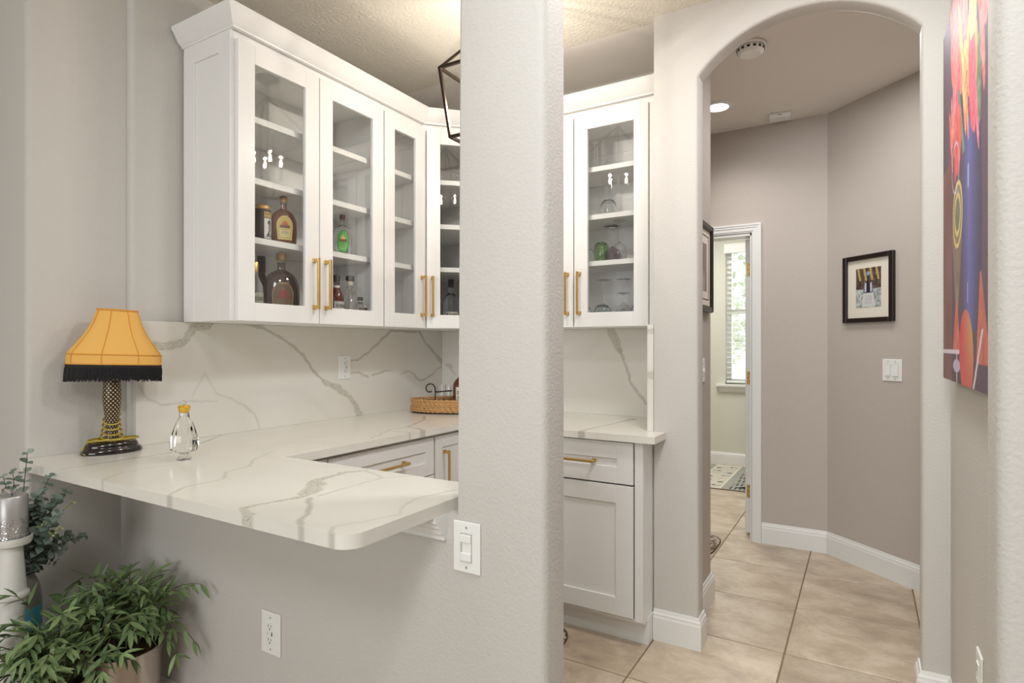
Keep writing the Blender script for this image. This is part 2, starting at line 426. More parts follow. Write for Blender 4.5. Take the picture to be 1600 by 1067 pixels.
wallobj('wall_right', MB().box(0.26, 1.253, 0, 0.38, 2.555, ZC))
# arch wall: segmental arch
A0, A1, ZS, ZA = -0.605, 0.177, 2.44, 2.622
half = (A1-A0)/2; rise = ZA-ZS; R_ = (half*half+rise*rise)/(2*rise); cxa = (A0+A1)/2; cza = ZA-R_
a_ = math.asin(half/R_)
arc = [(cxa+R_*math.sin(t), cza+R_*math.cos(t)) for t in np.linspace(a_, -a_, 33)]
poly = [(-0.797,0),(-0.797,ZC),(1.1,ZC),(1.1,0),(A1,0)]+arc+[(A0,0)]
def arch_sel(a, b):
    if abs(a.y-b.y) > 1e-4: return False
    def on(p): return A0-1e-4 <= p.x <= A1+1e-4 and p.z < ZA+1e-3 and (abs(p.x-A0) < 1e-4 or abs(p.x-A1) < 1e-4 or abs(math.hypot(p.x-cxa, p.z-cza)-R_) < 1e-3)
    if a.z < 1e-4 and b.z < 1e-4: return False
    return on(a) and on(b)
wa = struct(MB().prism(poly, 2.555, 2.65, 'y').build('wall_arch', 'wall', bevel=0.014, segs=3, sel=arch_sel, smooth=40))
wallobj('wall_hall_left', MB().box(-0.797, 2.65, 0, -0.672, 3.115, ZC), 'hall_wall', corners=[(-0.672,3.115)])
DX0, DX1 = -1.40, -0.64
wallobj('wall_hall_back', MB().prism([(-3.0,0),(DX0,0),(DX0,2.04),(DX1,2.04),(DX1,0),(0.4,0),(0.4,ZC),(-3.0,ZC)], 4.165, 4.275, 'y'), 'hall_wall')
wallobj('wall_hall_corner', MB().prism([(-0.195,4.165),(1.0,3.10),(1.06,3.165),(-0.05,4.165)], 0, ZC), 'hall_wall')
wallobj('wall_hall_right', MB().box(1.0, 2.65, 0, 1.1, 3.10, ZC), 'hall_wall')
wallobj('wall_hall_far_left', MB().box(-2.45, 3.115, 0, -2.35, 4.165, ZC), 'hall_wall')
WX0, WX1, WZ0, WZ1 = -1.30, -0.40, 0.88, 2.40
wallobj('wall_room_back', MB().box(-3.0, 6.72, 0, WX0, 6.86, ZC).box(WX1, 6.72, 0, 0.5, 6.86, ZC).box(WX0, 6.72, 0, WX1, 6.86, WZ0).box(WX0, 6.72, WZ1, WX1, 6.86, ZC), 'room_wall')
wallobj('wall_room_left', MB().box(-3.1, 4.275, 0, -3.0, 6.86, ZC), 'room_wall')
wallobj('wall_room_right', MB().box(0.4, 4.165, 0, 0.5, 6.72, ZC), 'room_wall')

BB = [(0,0),(0.015,0),(0.015,0.100),(0.0125,0.108),(0.0125,0.116),(0.008,0.122),(0.005,0.135),(0,0.135)]
def baseboard(name, path):
    return struct(MB().sweep(BB, path).build(name, 'trim'))
baseboard('baseboard_front', [(-2.395,1.145),(-0.60,1.145),(-0.60,1.253)])
baseboard('baseboard_entry', [(0.175,1.253),(0.175,1.145),(4.7,1.145)])
baseboard('baseboard_arch', [(-0.797,2.555),(A0,2.555),(A0,2.65)])
baseboard('baseboard_hall_left', [(-0.672,2.66),(-0.672,3.115),(-2.3,3.115)])
baseboard('baseboard_right', [(A1,2.65),(A1,2.555),(0.26,2.555),(0.26,1.253)])
baseboard('baseboard_hall_back', [(DX1+0.063,4.165),(-0.195,4.165),(1.0,3.10)])
baseboard('baseboard_room_back', [(-3.0,6.72),(0.4,6.72)])

# bar moulding under the worktop along the half wall
MO = [(0,0.822),(0.012,0.822),(0.012,0.832),(0.022,0.838),(0.026,0.850),(0.034,0.856),(0.034,0.864),(0.046,0.870),(0.046,0.884),(0,0.884)]
struct(MB().sweep(MO, [(-2.394,1.145),(-0.868,1.145)]).build('trim_1', 'trim', smooth=30))

# door casing, jamb, open door leaf
cs = MB()
for k, (dz, y) in enumerate(((0.004,4.153),(0.014,4.148),(0.036,4.144),(0.050,4.140))):
    o = 0.062-0.0002*k
    cs.prism([(DX0-o,0),(DX0-o,2.04+o),(DX1+o,2.04+o),(DX1+o,0),(DX1+dz,0),(DX1+dz,2.04+dz),(DX0-dz,2.04+dz),(DX0-dz,0)], y, 4.1648, 'y')
struct(cs.build('trim_2', 'trim'))
struct(MB().box(DX1-0.008, 4.16, 0, DX1, 4.28, 2.04).box(DX0, 4.16, 0, DX0+0.015, 4.28, 2.04).box(DX0, 4.16, 2.025, DX1, 4.28, 2.04)
       .build('trim_3', 'trim'))
door = struct(MB().box(-0.698, 4.282, 0.015, -0.660, 5.04, 2.022).build('door_1', 'trim', bevel=0.002, segs=1))
for zc in (1.815, 1.075, 0.30):
    h = MB().box(-0.688, 4.2795, zc-0.045, -0.6625, 4.282, zc+0.045)
    h.build('hinge', 'hinge', door, bevel=0.0008, segs=1)
    k = MB().lathe([(0.006,-0.047),(0.006,0.047)], 10, (-0.6560, 4.279, zc)); k.build('hinge_pin', 'hinge', door, smooth=40)
    for q in (-0.03, 0.0, 0.03):
        MB().lathe([(0.0032,0),(0.0026,0.0012)], 8).build('screw', 'slot', door, (-0.6755 + (0.004 if q else -0.004), 4.2795, zc+q), (PI/2, 0, 0))
MB().lathe([(0.026,0),(0.026,0.008),(0.010,0.012),(0.010,0.03),(0.024,0.042),(0.028,0.055),(0.02,0.068),(0.0,0.07)], 16).build('door_knob', 'hinge', door, (-0.660, 4.98, 0.95), (0, PI/2, 0), smooth=40)

# window of the far room
win = struct(MB().box(WX0, 6.80, WZ0, WX0+0.05, 6.85, WZ1).box(WX1-0.05, 6.80, WZ0, WX1, 6.85, WZ1).box(WX0+0.05, 6.80, WZ1-0.05, WX1-0.05, 6.85, WZ1).box(WX0+0.05, 6.80, WZ0, WX1-0.05, 6.85, WZ0+0.05).build('window_1', 'trim'))
zm = (WZ0+WZ1)/2+0.03
MB().box(WX0+0.05, 6.79, zm-0.025, WX1-0.05, 6.845, zm+0.025).build('meeting_rail', 'trim', win, bevel=0.002, segs=1)
for a, b in ((WZ0+0.05, zm-0.025), (zm+0.025, WZ1-0.05)):
    MB().box(WX0+0.05, 6.82, a, WX1-0.05, 6.824, b).build('pane', 'pane', win)
MB().box(WX0-0.09, 6.655, WZ0-0.028, WX1+0.09, 6.80, WZ0).build('window_sill', 'trim', win, bevel=0.004)
MB().sweep([(0,WZ0-0.085),(0.02,WZ0-0.085),(0.022,WZ0-0.07),(0.035,WZ0-0.045),(0.042,WZ0-0.028),(0,WZ0-0.028)], [(WX0-0.06,6.72),(WX1+0.06,6.72)]).build('window_apron', 'trim', win)

blind = thing('window_blind', 'white slatted horizontal blind hanging in the window beyond the doorway', 'blind', ((WX0+WX1)/2, 6.745, WZ1))
MB().box(-0.46, -0.055, -0.10, 0.46, -0.005, 0.005).build('valance', 'blind', blind, bevel=0.004)
slat_me = MB().box(-0.44, -0.024, -0.0015, 0.44, 0.024, 0.0015).mesh('slat'); slat_me.materials.append(M['blind'])
nsl = 25
for k in range(nsl):
    link('slat', slat_me, blind, (0, 0.0, -0.135-k*0.0548), (math.radians(6), 0, 0))
MB().box(-0.44, -0.024, -0.012, 0.44, 0.024, 0.012).build('bottom_rail', 'blind', blind, (0, 0, -1.495), bevel=0.003)
for x in (-0.30, 0.30):
    MB().tube([(x, -0.026, -0.1), (x, -0.026, -1.49)], 0.0012, 5).build('ladder_cord', 'blind', blind)

# outside the window: pale ground and two leafy shrubs
struct(MB().box(-14, 6.9, -0.35, 12, 24, -0.3).build('ground', 'lawn'))
def leaf_cluster(n, c, r, size, seed):
    rd = random.Random(seed); vs = []; fs = []
    for _ in range(n):
        while True:
            p = Vector((rd.uniform(-1,1), rd.uniform(-1,1), rd.uniform(-1,1)))
            if 0.35 < p.length < 1: break
        p = Vector((c[0]+p.x*r[0], c[1]+p.y*r[1], c[2]+p.z*r[2]))
        q = Matrix.Rotation(rd.uniform(0, 6.28), 3, Vector((rd.uniform(-1,1), rd.uniform(-1,1), rd.uniform(-1,1))).normalized())
        k = size*rd.uniform(0.6, 1.3); b = len(vs)
        for l in ((-k*0.35,0,0),(0,-k*0.5,k*.08),(k*0.35,0,0),(0,k*0.6,0)): vs.append(p+q @ Vector(l))
        fs.append((b, b+1, b+2, b+3))
    return vs, fs
for nm, lb, c, r, n in (('outdoor_shrub', 'leafy green shrub outside the window, seen through the upper blind slats', (-2.3, 10.6, 2.0), (1.0, 0.8, 1.05), 800),
                        ('outdoor_shrub', 'low pale green bush on the ground outside the window', (-1.2, 11.2, 0.2), (0.9, 0.6, 0.6), 500)):
    t = thing(nm, lb, 'shrub', (c[0], c[1], -0.3), group='bushes outside the far window')
    vs, fs = leaf_cluster(n, (0, 0, c[2]+0.3), r, 0.16, n)
    f = MB().add(vs, fs).build('foliage', 'shrub', t); f['kind'] = 'stuff'
    MB().tube([(0, 0, 0), (0.05, 0.02, (c[2]+0.3)*0.5), (0.0, 0, c[2]+0.3)], [0.06, 0.05, 0.03], 8).build('trunk', 'bark', t)
# ================================================================== CABINETS
UZ0, UH = 1.387, 1.065           # underside and height of the upper cabinets
SHELF = (0.335, 0.570, 0.812)    # tops of the shelves above the underside
SH_T = 0.025
def handle_mesh(L, name='handle'):
    mb = MB(); r = 0.0055
    for s in (-1, 1):
        z = s*(L/2-0.009)
        mb.box(-0.009, -0.006, z-0.009, 0.009, 0, z+0.009)
        mb.box(-0.007, -0.032, z-0.007, 0.007, -0.006, z+0.007)
    mb.box(-r, -0.036, -L/2, r, -0.026, L/2)
    me = mb.mesh(name, bevel=0.0012, segs=1); me.materials.append(M['gold']); return me
HM = handle_mesh(0.217)
def glass_door(par, x0, x1, hside, z0=0.0, z1=UH, hz=0.17):
    s = 0.072; mb = MB()
    mb.box(x0, 0, z0, x0+s, 0.02, z1); mb.box(x1-s, 0, z0, x1, 0.02, z1)
    mb.box(x0+s, 0, z0, x1-s, 0.02, z0+s); mb.box(x0+s, 0, z1-s, x1-s, 0.02, z1)
    d = mb.build('door', 'cab', par, bevel=0.0015, segs=1)
    MB().box(x0+s-0.004, 0.010, z0+s-0.004, x1-s+0.004, 0.0135, z1-s+0.004).build('glass_pane', 'pane', d)
    if hside:
        hx = x0+0.030 if hside < 0 else x1-0.030
        link('handle', HM, d, (hx, 0, z0+hz))
    return d
def shaker(par, name, x0, x1, z0, z1, y=0.0, s=0.06, t=0.02, rec=0.008, m='cab'):
    mb = MB()
    mb.box(x0, y, z0, x0+s, y+t, z1); mb.box(x1-s, y, z0, x1, y+t, z1)
    mb.box(x0+s, y, z0, x1-s, y+t, z0+s); mb.box(x0+s, y, z1-s, x1-s, y+t, z1)
    d = mb.build(name, m, par, bevel=0.0012, segs=1)
    MB().box(x0+s-0.002, y+rec, z0+s-0.002, x1-s+0.002, y+t-0.001, z1-s+0.002).build('panel', m, d)
    return d
UD = 0.325  # full depth with the door
def upper_case(par, W, x0=0.0, fr_l=0.018, fr_r=0.018):
    mb = MB(); t = 0.018; y0 = 0.0215
    mb.box(x0, y0, 0, x0+t, UD, UH); mb.box(W-t, y0, 0, W, UD, UH)
    mb.box(x0+t, y0, 0, W-t, UD-0.006, t); mb.box(x0+t, y0, UH-t, W-t, UD-0.006, UH)
    mb.box(x0+t, UD-0.006, 0, W-t, UD, UH)
    mb.box(x0, y0, UH, W, UD, UH+0.045)          # frieze the crown stands on
    c = mb.build('case', 'cabin', par)
    for z in SHELF:
        MB().box(x0+t, 0.045, z-SH_T, W-t, UD-0.008, z).build('shelf', 'cab', par, bevel=0.001, segs=1)
    return c
LX = -2.02; YL0 = 1.353
# left pair
cabA = thing('wall_cabinet', 'white two-door glass-front upper cabinet nearest the lamp, amber bottles inside', 'cabinet', (LX, YL0, UZ0), PI/2)
W = 0.806
upper_case(cabA, W, x0=0.014)
glass_door(cabA, 0.019, 0.404, 1); glass_door(cabA, 0.408, 0.801, -1)
# panelled end, facing the dining room
mb = MB(); e0, e1 = 0.0215, UD; s = 0.072
mb.box(0.0, e0, 0, 0.0138, e0+s, UH+0.045); mb.box(0, e1-s, 0, 0.0138, e1, UH+0.045); mb.box(0, e0+s, 0, 0.0138, e1-s, s+0.006); mb.box(0, e0+s, UH-s+0.03, 0.0138, e1-s, UH+0.045)
ep = mb.build('end_panel', 'cab', cabA, bevel=0.0012, segs=1)
MB().box(0.007, e0+s-0.002, s+0.004, 0.0138, e1-s+0.002, UH-s+0.032).build('panel', 'cab', ep)
# single door
cabB = thing('wall_cabinet', 'narrow white single-door glass-front upper cabinet beside the angled corner unit', 'cabinet', (LX, YL0+0.806, UZ0), PI/2)
upper_case(cabB, 0.316)
glass_door(cabB, 0.004, 0.312, 1)
# diagonal corner unit, built in its own frame (front along local X)
P1 = Vector((LX, 2.470)); P2 = Vector((-1.760, 2.730)); Wd = (P2-P1).length
cabC = thing('corner_wall_cabinet', 'white angled glass-front upper cabinet filling the corner above the woven tray', 'cabinet', (P1.x, P1.y, UZ0), PI/4)
def loc45(p):
    d = Vector((p[0], p[1]))-P1; c = math.sqrt(0.5); return ((d.x+d.y)*c, (-d.x+d.y)*c)
pent = [loc45(p) for p in ((LX,2.4755),(LX-0.02,2.475),(-2.345,2.475),(-2.345,3.045),(-1.755,3.045),(-1.755,2.752),(-1.755,2.725))]
def off(y): return [(0.002+y*0.0, y), (Wd-0.002, y)]
body = [(0.006, 0.0215)]+pent[1:6]+[(Wd-0.006, 0.0215)]
mb = MB(); mb.prism(body, 0, 0.018); mb.prism(body, UH-0.018, UH+0.045)
def wallstrip(a, b, t=0.012):
    a, b = Vector(a), Vector(b); d = (b-a).normalized(); n = Vector((d.y, -d.x))*t
    mb.prism([tuple(a), tuple(b), tuple(b+n), tuple(a+n)], 0.018, UH-0.018)
for i in range(1, 5): wallstrip(pent[i], pent[i+1])
mb.box(0.002, 0.0215, 0.018, 0.02, 0.035, UH-0.018); mb.box(Wd-0.02, 0.0215, 0.018, Wd-0.002, 0.035, UH-0.018)
mb.build('case', 'cabin', cabC)
inn = [loc45(p) for p in ((LX-0.045,2.489),(-2.332,2.489),(-2.332,3.031),(-1.769,3.031),(-1.769,2.775))]
for z in SHELF: MB().prism(inn, z-SH_T, z).build('shelf', 'cab', cabC)
glass_door(cabC, 0.010, Wd-0.010, -1)
# right pair
cabD = thing('wall_cabinet', 'white two-door glass-front upper cabinet beside the arch, stemware inside', 'cabinet', (-1.752, 2.73, UZ0), 0)
W = 0.953
upper_case(cabD, W)
glass_door(cabD, 0.098, 0.482, 1); glass_door(cabD, 0.488, 0.873, -1)
MB().box(0.0, 0.004, 0, 0.094, 0.0213, UH).build('filler_stile', 'cab', cabD, bevel=0.001, segs=1)
MB().box(0.8755, 0.009, 0, W, 0.0213, UH).build('filler_stile', 'cab', cabD, bevel=0.001, segs=1)
# crown moulding along the top of all the uppers
CR = [(-0.012,0.0),(0.004,0.0),(0.006,0.006),(0.020,0.018),(0.038,0.050),(0.046,0.062),(0.046,0.072),(-0.012,0.072)]
CR = [(o, z+UZ0+UH+0.030) for o, z in CR]
crown = MB().sweep(CR, [(-2.35,YL0),(LX,YL0),(LX,2.466),(-1.764,2.726),(-0.7985,2.726)][::1]).build('crown_moulding', 'cab', smooth=30)
tag(crown, 'white crown moulding running along the tops of the glass-front cabinets', 'moulding')

# ---------------- base cabinets
BZ1 = 0.884
BXL = -1.715; BYR = 2.415
HMb = handle_mesh(0.160)
def base_case(par, W, D, x0=0.0):
    mb = MB(); t = 0.018; y0 = 0.0215
    mb.box(x0, y0, 0.105, x0+t, D, BZ1-0.001); mb.box(W-t, y0, 0.105, W, D, BZ1-0.001)
    mb.box(x0+t, y0, 0.105, W-t, D, 0.123); mb.box(x0+t, D-0.008, 0.123, W-t, D, BZ1-0.001); mb.box(x0+t, y0, BZ1-0.03, W-t, D-0.008, BZ1-0.001)
    mb.box(x0, 0.070, 0.0, W, 0.088, 0.105)
    mb.box(x0, 0.088, 0.0, x0+t, D, 0.105); mb.box(W-t, 0.088, 0.0, W, D, 0.105)
    return mb.build('case', 'cab', par)
def bar_handle(par, x, z, horiz=False, me=HM):
    return link('handle', me, par, (x, 0, z), (0, PI/2, 0) if horiz else (0, 0, 0))
bl = thing('base_cabinet', 'white drawer base cabinet half hidden behind the bar top, one brass pull showing', 'cabinet', (BXL, 1.335, 0), PI/2)
base_case(bl, 0.832, 0.628)
d = shaker(bl, 'drawer', 0.20, 0.828, 0.697, 0.868); bar_handle(d, 0.515, 0.783, True)
d = shaker(bl, 'drawer', 0.20, 0.828, 0.42, 0.692); bar_handle(d, 0.515, 0.60, True)
d = shaker(bl, 'drawer', 0.20, 0.828, 0.128, 0.415); bar_handle(d, 0.515, 0.32, True)
MB().box(0.002, 0.004, 0.128, 0.195, 0.0213, 0.868).build('filler_stile', 'cab', bl)
bc = thing('corner_base_cabinet', 'white corner base cabinet with one tall brass pull, below the woven tray', 'cabinet', (BXL, 2.171, 0), PI/2)
base_case(bc, 0.866, 0.628)
d = shaker(bc, 'door', 0.004, 0.236, 0.128, 0.868, s=0.055); bar_handle(d, 0.068, 0.69, me=HM)
br = thing('base_cabinet', 'white base cabinet with drawer over door, at the right end next to the arch', 'cabinet', (-1.712, BYR, 0), 0)
Wb = 0.910
base_case(br, Wb, 0.62)
d = shaker(br, 'drawer', 0.312, 0.868, 0.697, 0.876, s=0.072); bar_handle(d, 0.592, 0.788, True)
d = shaker(br, 'door', 0.312, 0.868, 0.128, 0.690, s=0.078); bar_handle(d, 0.35, 0.55)
d = shaker(br, 'door', 0.024, 0.306, 0.128, 0.876, s=0.06)
MB().box(0.874, 0.004, 0.118, Wb, 0.0213, BZ1-0.002).build('filler_stile', 'cab', br, bevel=0.001, segs=1)
MB().box(0.895, 0.0716, 0, 0.9135, 0.14, 0.118).build('toe_block', 'cab', br, bevel=0.001, segs=1)

# ================================================================== VEINED STONE
VL = [
(1,[(1.208,1.295,0.0195),(1.244,1.290,0.0271),(1.280,1.290,0.0350),(1.315,1.298,0.0304),(1.353,1.316,0.0283),(1.382,1.342,0.0286),(1.403,1.371,0.0366),(1.455,1.397,0.0533)]),
(0,[(1.512,1.393,0.0054),(1.602,1.394,0.0112),(1.665,1.384,0.0114),(1.714,1.377,0.0087),(1.799,1.338,0.0090),(1.889,1.287,0.0092),(1.945,1.240,0.0109),(2.003,1.166,0.0111),(2.064,1.112,0.0097)]),
(1,[(2.064,1.115,0.0129),(2.097,1.097,0.0294),(2.170,1.070,0.0300),(2.236,1.022,0.0272),(2.282,0.977,0.0309),(2.315,0.919,0.0312)]),
(0,[(2.250,1.215,0.0068),(2.305,1.217,0.0069),(2.377,1.255,0.0088),(2.451,1.304,0.0126),(2.529,1.360,0.0147),(2.566,1.379,0.0130),(2.752,1.379,0.0136),(2.812,1.384,0.0157),(2.873,1.314,0.0120),(2.969,1.241,0.0163),(3.035,1.191,0.0290),(3.104,1.164,0.0378)]),
(0,[(3.083,1.164,0.0126),(3.002,1.146,0.0082),(2.918,1.105,0.0081),(2.861,1.083,0.0080),(2.806,1.082,0.0079),(2.770,1.115,0.0078),(2.723,1.140,0.0058),(2.638,1.124,0.0038)]),
(0,[(2.250,1.150,0.0051),(2.305,1.148,0.0069),(2.377,1.121,0.0071)]),
(0,[(2.411,1.130,0.0071),(2.503,1.148,0.0073),(2.577,1.149,0.0037)]),
(0,[(1.183,1.143,0.0036),(1.194,1.116,0.0044),(1.225,1.084,0.0049),(1.260,1.064,0.0050),(1.297,1.063,0.0050),(1.348,1.067,0.0041),(1.401,1.065,0.0042),(1.498,1.057,0.0038)]),
(0,[(1.387,1.090,0.0026),(1.409,1.120,0.0034),(1.444,1.176,0.0040),(1.464,1.132,0.0040),(1.498,1.090,0.0041),(1.556,1.064,0.0041),(1.617,1.034,0.0051),(1.674,0.986,0.0046),(1.700,0.917,0.0043)]),
]
VB = [
(1,[(-1.193,1.388,0.0350),(-1.175,1.346,0.0384),(-1.153,1.293,0.0348),(-1.134,1.259,0.0278)]),
(0,[(-1.138,1.266,0.0139),(-1.116,1.224,0.0104),(-1.102,1.183,0.0104),(-1.077,1.104,0.0103),(-1.037,1.044,0.0102),(-0.988,0.989,0.0119)]),
(1,[(-2.297,1.166,0.0371),(-2.266,1.142,0.0205),(-2.236,1.106,0.0082)]),
]
VT = [
(1,[(-1.236,0.848,0.0077),(-1.236,0.886,0.0118),(-1.219,0.944,0.0122),(-1.205,1.002,0.0188),(-1.236,1.052,0.0478),(-1.288,1.105,0.0409),(-1.325,1.155,0.0213),(-1.330,1.230,0.0147),(-1.303,1.310,0.0101)]),
(0,[(-1.178,0.996,0.0144),(-1.124,0.947,0.0098),(-1.069,0.893,0.0093),(-1.049,0.860,0.0090),(-0.983,0.812,0.0085)]),
(0,[(-1.177,1.026,0.0063),(-1.183,1.117,0.0044),(-1.184,1.258,0.0048),(-1.123,1.324,0.0036)]),
(0,[(-1.296,1.303,0.0050),(-1.184,1.258,0.0048)]),
(0,[(-0.909,0.823,0.0066),(-0.950,0.856,0.0052),(-0.934,0.896,0.0035),(-0.906,0.962,0.0036),(-0.890,1.001,0.0037),(-0.916,1.033,0.0038),(-0.937,1.065,0.0039),(-0.949,1.119,0.0041),(-0.933,1.202,0.0043),(-0.919,1.250,0.0044)]),
(0,[(-1.473,0.813,0.0062),(-1.508,0.836,0.0063),(-1.559,0.900,0.0056),(-1.561,0.959,0.0046),(-1.559,1.015,0.0059),(-1.638,1.077,0.0050),(-1.655,1.166,0.0052),(-1.731,1.229,0.0055),(-1.816,1.372,0.0045)]),
(0,[(-2.099,0.834,0.0051),(-2.107,0.851,0.0051),(-2.107,0.980,0.0081),(-2.102,1.172,0.0103)]),
(0,[(-2.198,1.320,0.0096),(-2.235,1.387,0.0099),(-2.331,1.506,0.0105)]),
(0,[(-1.830,0.825,0.0047),(-1.856,0.847,0.0036),(-1.900,0.910,0.0037),(-1.887,1.062,0.0040)]),
(0,[(-1.726,1.767,0.0051),(-1.835,2.003,0.0056),(-1.824,2.108,0.0078),(-1.933,2.349,0.0128),(-2.031,2.483,0.0135)]),
(0,[(-1.833,1.981,0.0056),(-1.697,1.971,0.0054),(-1.630,1.925,0.0070)]),
(0,[(-1.824,2.108,0.0078),(-1.739,2.085,0.0114),(-1.650,2.021,0.0328)]),
(0,[(-1.061,2.351,0.0362),(-1.079,2.431,0.0224),(-1.065,2.562,0.0078),(-1.043,2.707,0.0081),(-1.039,2.794,0.0104),(-1.024,2.892,0.0298),(-1.022,2.955,0.0216)]),
(1,[(-1.242,0.857,0.0175),(-1.206,0.841,0.0171),(-1.176,0.824,0.0185)]),
]
def vein_mask(P, veins, seed):
    # P: (n,2). returns (thin, patch) masks 0..1
    out = [np.zeros(len(P)), np.zeros(len(P))]
    wob = np.stack([vnoise(P[:,0], P[:,1], 28, seed)-0.5, vnoise(P[:,0], P[:,1], 28, seed+5)-0.5], 1)*0.010
    wob += np.stack([vnoise(P[:,0], P[:,1], 60, seed+9)-0.5, vnoise(P[:,0], P[:,1], 60, seed+7)-0.5], 1)*0.005
    for ch, pts in veins:
        Q = P+wob*(1.6 if ch else 0.8)
        for (x0, y0, w0), (x1, y1, w1) in zip(pts[:-1], pts[1:]):
            dx, dy = x1-x0, y1-y0; l2 = dx*dx+dy*dy+1e-12
            t = np.clip(((Q[:,0]-x0)*dx+(Q[:,1]-y0)*dy)/l2, 0, 1)
            dist = np.hypot(Q[:,0]-x0-t*dx, Q[:,1]-y0-t*dy)
            wd = np.maximum((w0+(w1-w0)*t)*0.5, 0.0016)
            soft = 0.0035 if ch == 0 else 0.004
            m = np.clip((wd+soft-dist)/soft, 0, 1)*(0.68 if ch == 0 else 0.85)
            if ch == 0: m = m*np.clip(wd/0.0035, 0.45, 1)
            out[ch] = np.maximum(out[ch], m)
    # faint clouding
    n = vnoise(P[:,0]+0.3*vnoise(P[:,0], P[:,1], 2, seed), P[:,1], 2.2, seed+3)
    out[0] = np.maximum(out[0], np.clip(0.06-np.abs(n-0.5), 0, 1)*1.4)
    return out
def lines(bounds, step):
    b = sorted(set(round(x, 5) for x in bounds)); o = []
    for a, c in zip(b[:-1], b[1:]):
        n = max(1, int(math.ceil((c-a)/step))); o += list(np.linspace(a, c, n+1)[:-1])
    return np.array(o+[b[-1]])
def slab_mesh(name, rects, thick, veins, seed, to3, step=0.005, rounds=(), extra=()):
    us = [r[0] for r in rects]+[r[2] for r in rects]+list(extra); vs = [r[1] for r in rects]+[r[3] for r in rects]
    for (u, v, ru, rv) in rounds: us.append(u+ru); vs.append(v+rv)
    gu = lines(us, step); gv = lines(vs, step); nu, nv = len(gu), len(gv)
    cu = (gu[:-1]+gu[1:])/2; cv = (gv[:-1]+gv[1:])/2
    ins = np.zeros((nv-1, nu-1), bool)
    for (a, b, c, d) in rects: ins |= ((cu > a) & (cu < c))[None] & ((cv > b) & (cv < d))[:, None]
    U, V = np.meshgrid(gu, gv); U = U.copy(); V = V.copy()
    for (u, v, ru, rv) in rounds:
        a = (U-(u+ru))/(-ru); b = (V-(v+rv))/(-rv); k = (a >= 0) & (a <= 1.0001) & (b >= 0) & (b <= 1.0001)
        a2 = a*np.sqrt(1-b*b/2); b2 = b*np.sqrt(1-a*a/2)
        U[k] = (u+ru)-ru*a2[k]; V[k] = (v+rv)-rv*b2[k]
    P = np.stack([U.ravel(), V.ravel()], 1); n = len(P)
    th, pa = vein_mask(P, veins, seed)
    idx = np.arange(n).reshape(nv, nu); faces = []
    for j, i in zip(*np.nonzero(ins)):
        a, b, c, d = idx[j,i], idx[j,i+1], idx[j+1,i+1], idx[j+1,i]
        faces.append((a,b,c,d)); faces.append((d+n,c+n,b+n,a+n))
        if j == 0 or not ins[j-1,i]: faces.append((b,a,a+n,b+n))
        if j == nv-2 or not ins[j+1,i]: faces.append((d,c,c+n,d+n))
        if i == 0 or not ins[j,i-1]: faces.append((a,d,d+n,a+n))
        if i == nu-2 or not ins[j,i+1]: faces.append((c,b,b+n,c+n))
    co = [to3(p[0], p[1], 0.0) for p in P]+[to3(p[0], p[1], thick) for p in P]
    used = np.zeros(2*n, bool); used[np.array(faces).ravel()] = True
    remap = np.cumsum(used)-1
    me = bpy.data.meshes.new(name)
    me.from_pydata([co[k] for k in np.nonzero(used)[0]], [], remap[np.array(faces)].tolist())
    at = me.color_attributes.new('vein', 'FLOAT_COLOR', 'POINT')
    c = np.zeros((2*n, 4)); c[:n,0] = th; c[n:,0] = th; c[:n,1] = pa; c[n:,1] = pa; c[:,3] = 1
    at.data.foreach_set('color', c[used].ravel())
    bm = bmesh.new(); bm.from_mesh(me); bmesh.ops.recalc_face_normals(bm, faces=bm.faces); bm.to_mesh(me); bm.free()
    me.materials.append(M['quartz']); return me
top_rects = [(-2.393, 0.828, -0.870, 1.143), (-2.363, 1.143, -0.870, 1.325), (-0.870, 1.2545, -0.64, 1.325), (-2.363, 1.325, -1.690, 3.058), (-1.690, 2.390, -0.799, 3.058), (-0.799, 2.390, -0.743, 2.553)]
me = slab_mesh('worktop', top_rects, -0.030, VT, 3, lambda u, v, t: (u, v, 0.914+t), rounds=((-0.870, 0.828, -0.045, 0.045), (-2.393, 0.828, 0.02, 0.02)))
# let the bar strip meet the wall beyond the bullnose
ct = link('worktop', me); tag(ct, 'white grey-veined stone worktop with the overhanging bar end', 'worktop')
me = slab_mesh('backsplash', [(1.172, 0.9145, 3.0585, 1.3862)], -0.0195, VL, 11, lambda u, v, t: (-2.345+t, u, v))
bsL = link('backsplash', me); tag(bsL, 'long veined stone backsplash behind the clear decanter, with the outlet in it', 'backsplash')
me = slab_mesh('backsplash', [(-2.3445, 0.9145, -0.8265, 1.3862)], 0.0195, VB, 17, lambda u, v, t: (u, 3.04+t, v), step=0.007)
tag(link('backsplash', me), 'stone backsplash on the rear wall, a dark diagonal vein at its right', 'backsplash')
VS = [(1, [(2.50, 1.34, 0.02), (2.56, 1.36, 0.02)]), (1, [(2.52, 1.20, 0.014), (2.56, 1.16, 0.02)])]
me = slab_mesh('backsplash', [(2.553, 0.9145, 3.039, 1.3862)], 0.0275, VS, 23, lambda u, v, t: (-0.826+t, u, v), step=0.012)
tag(link('backsplash', me), 'narrow stone backsplash return seen edge-on beside the arch wall', 'backsplash')
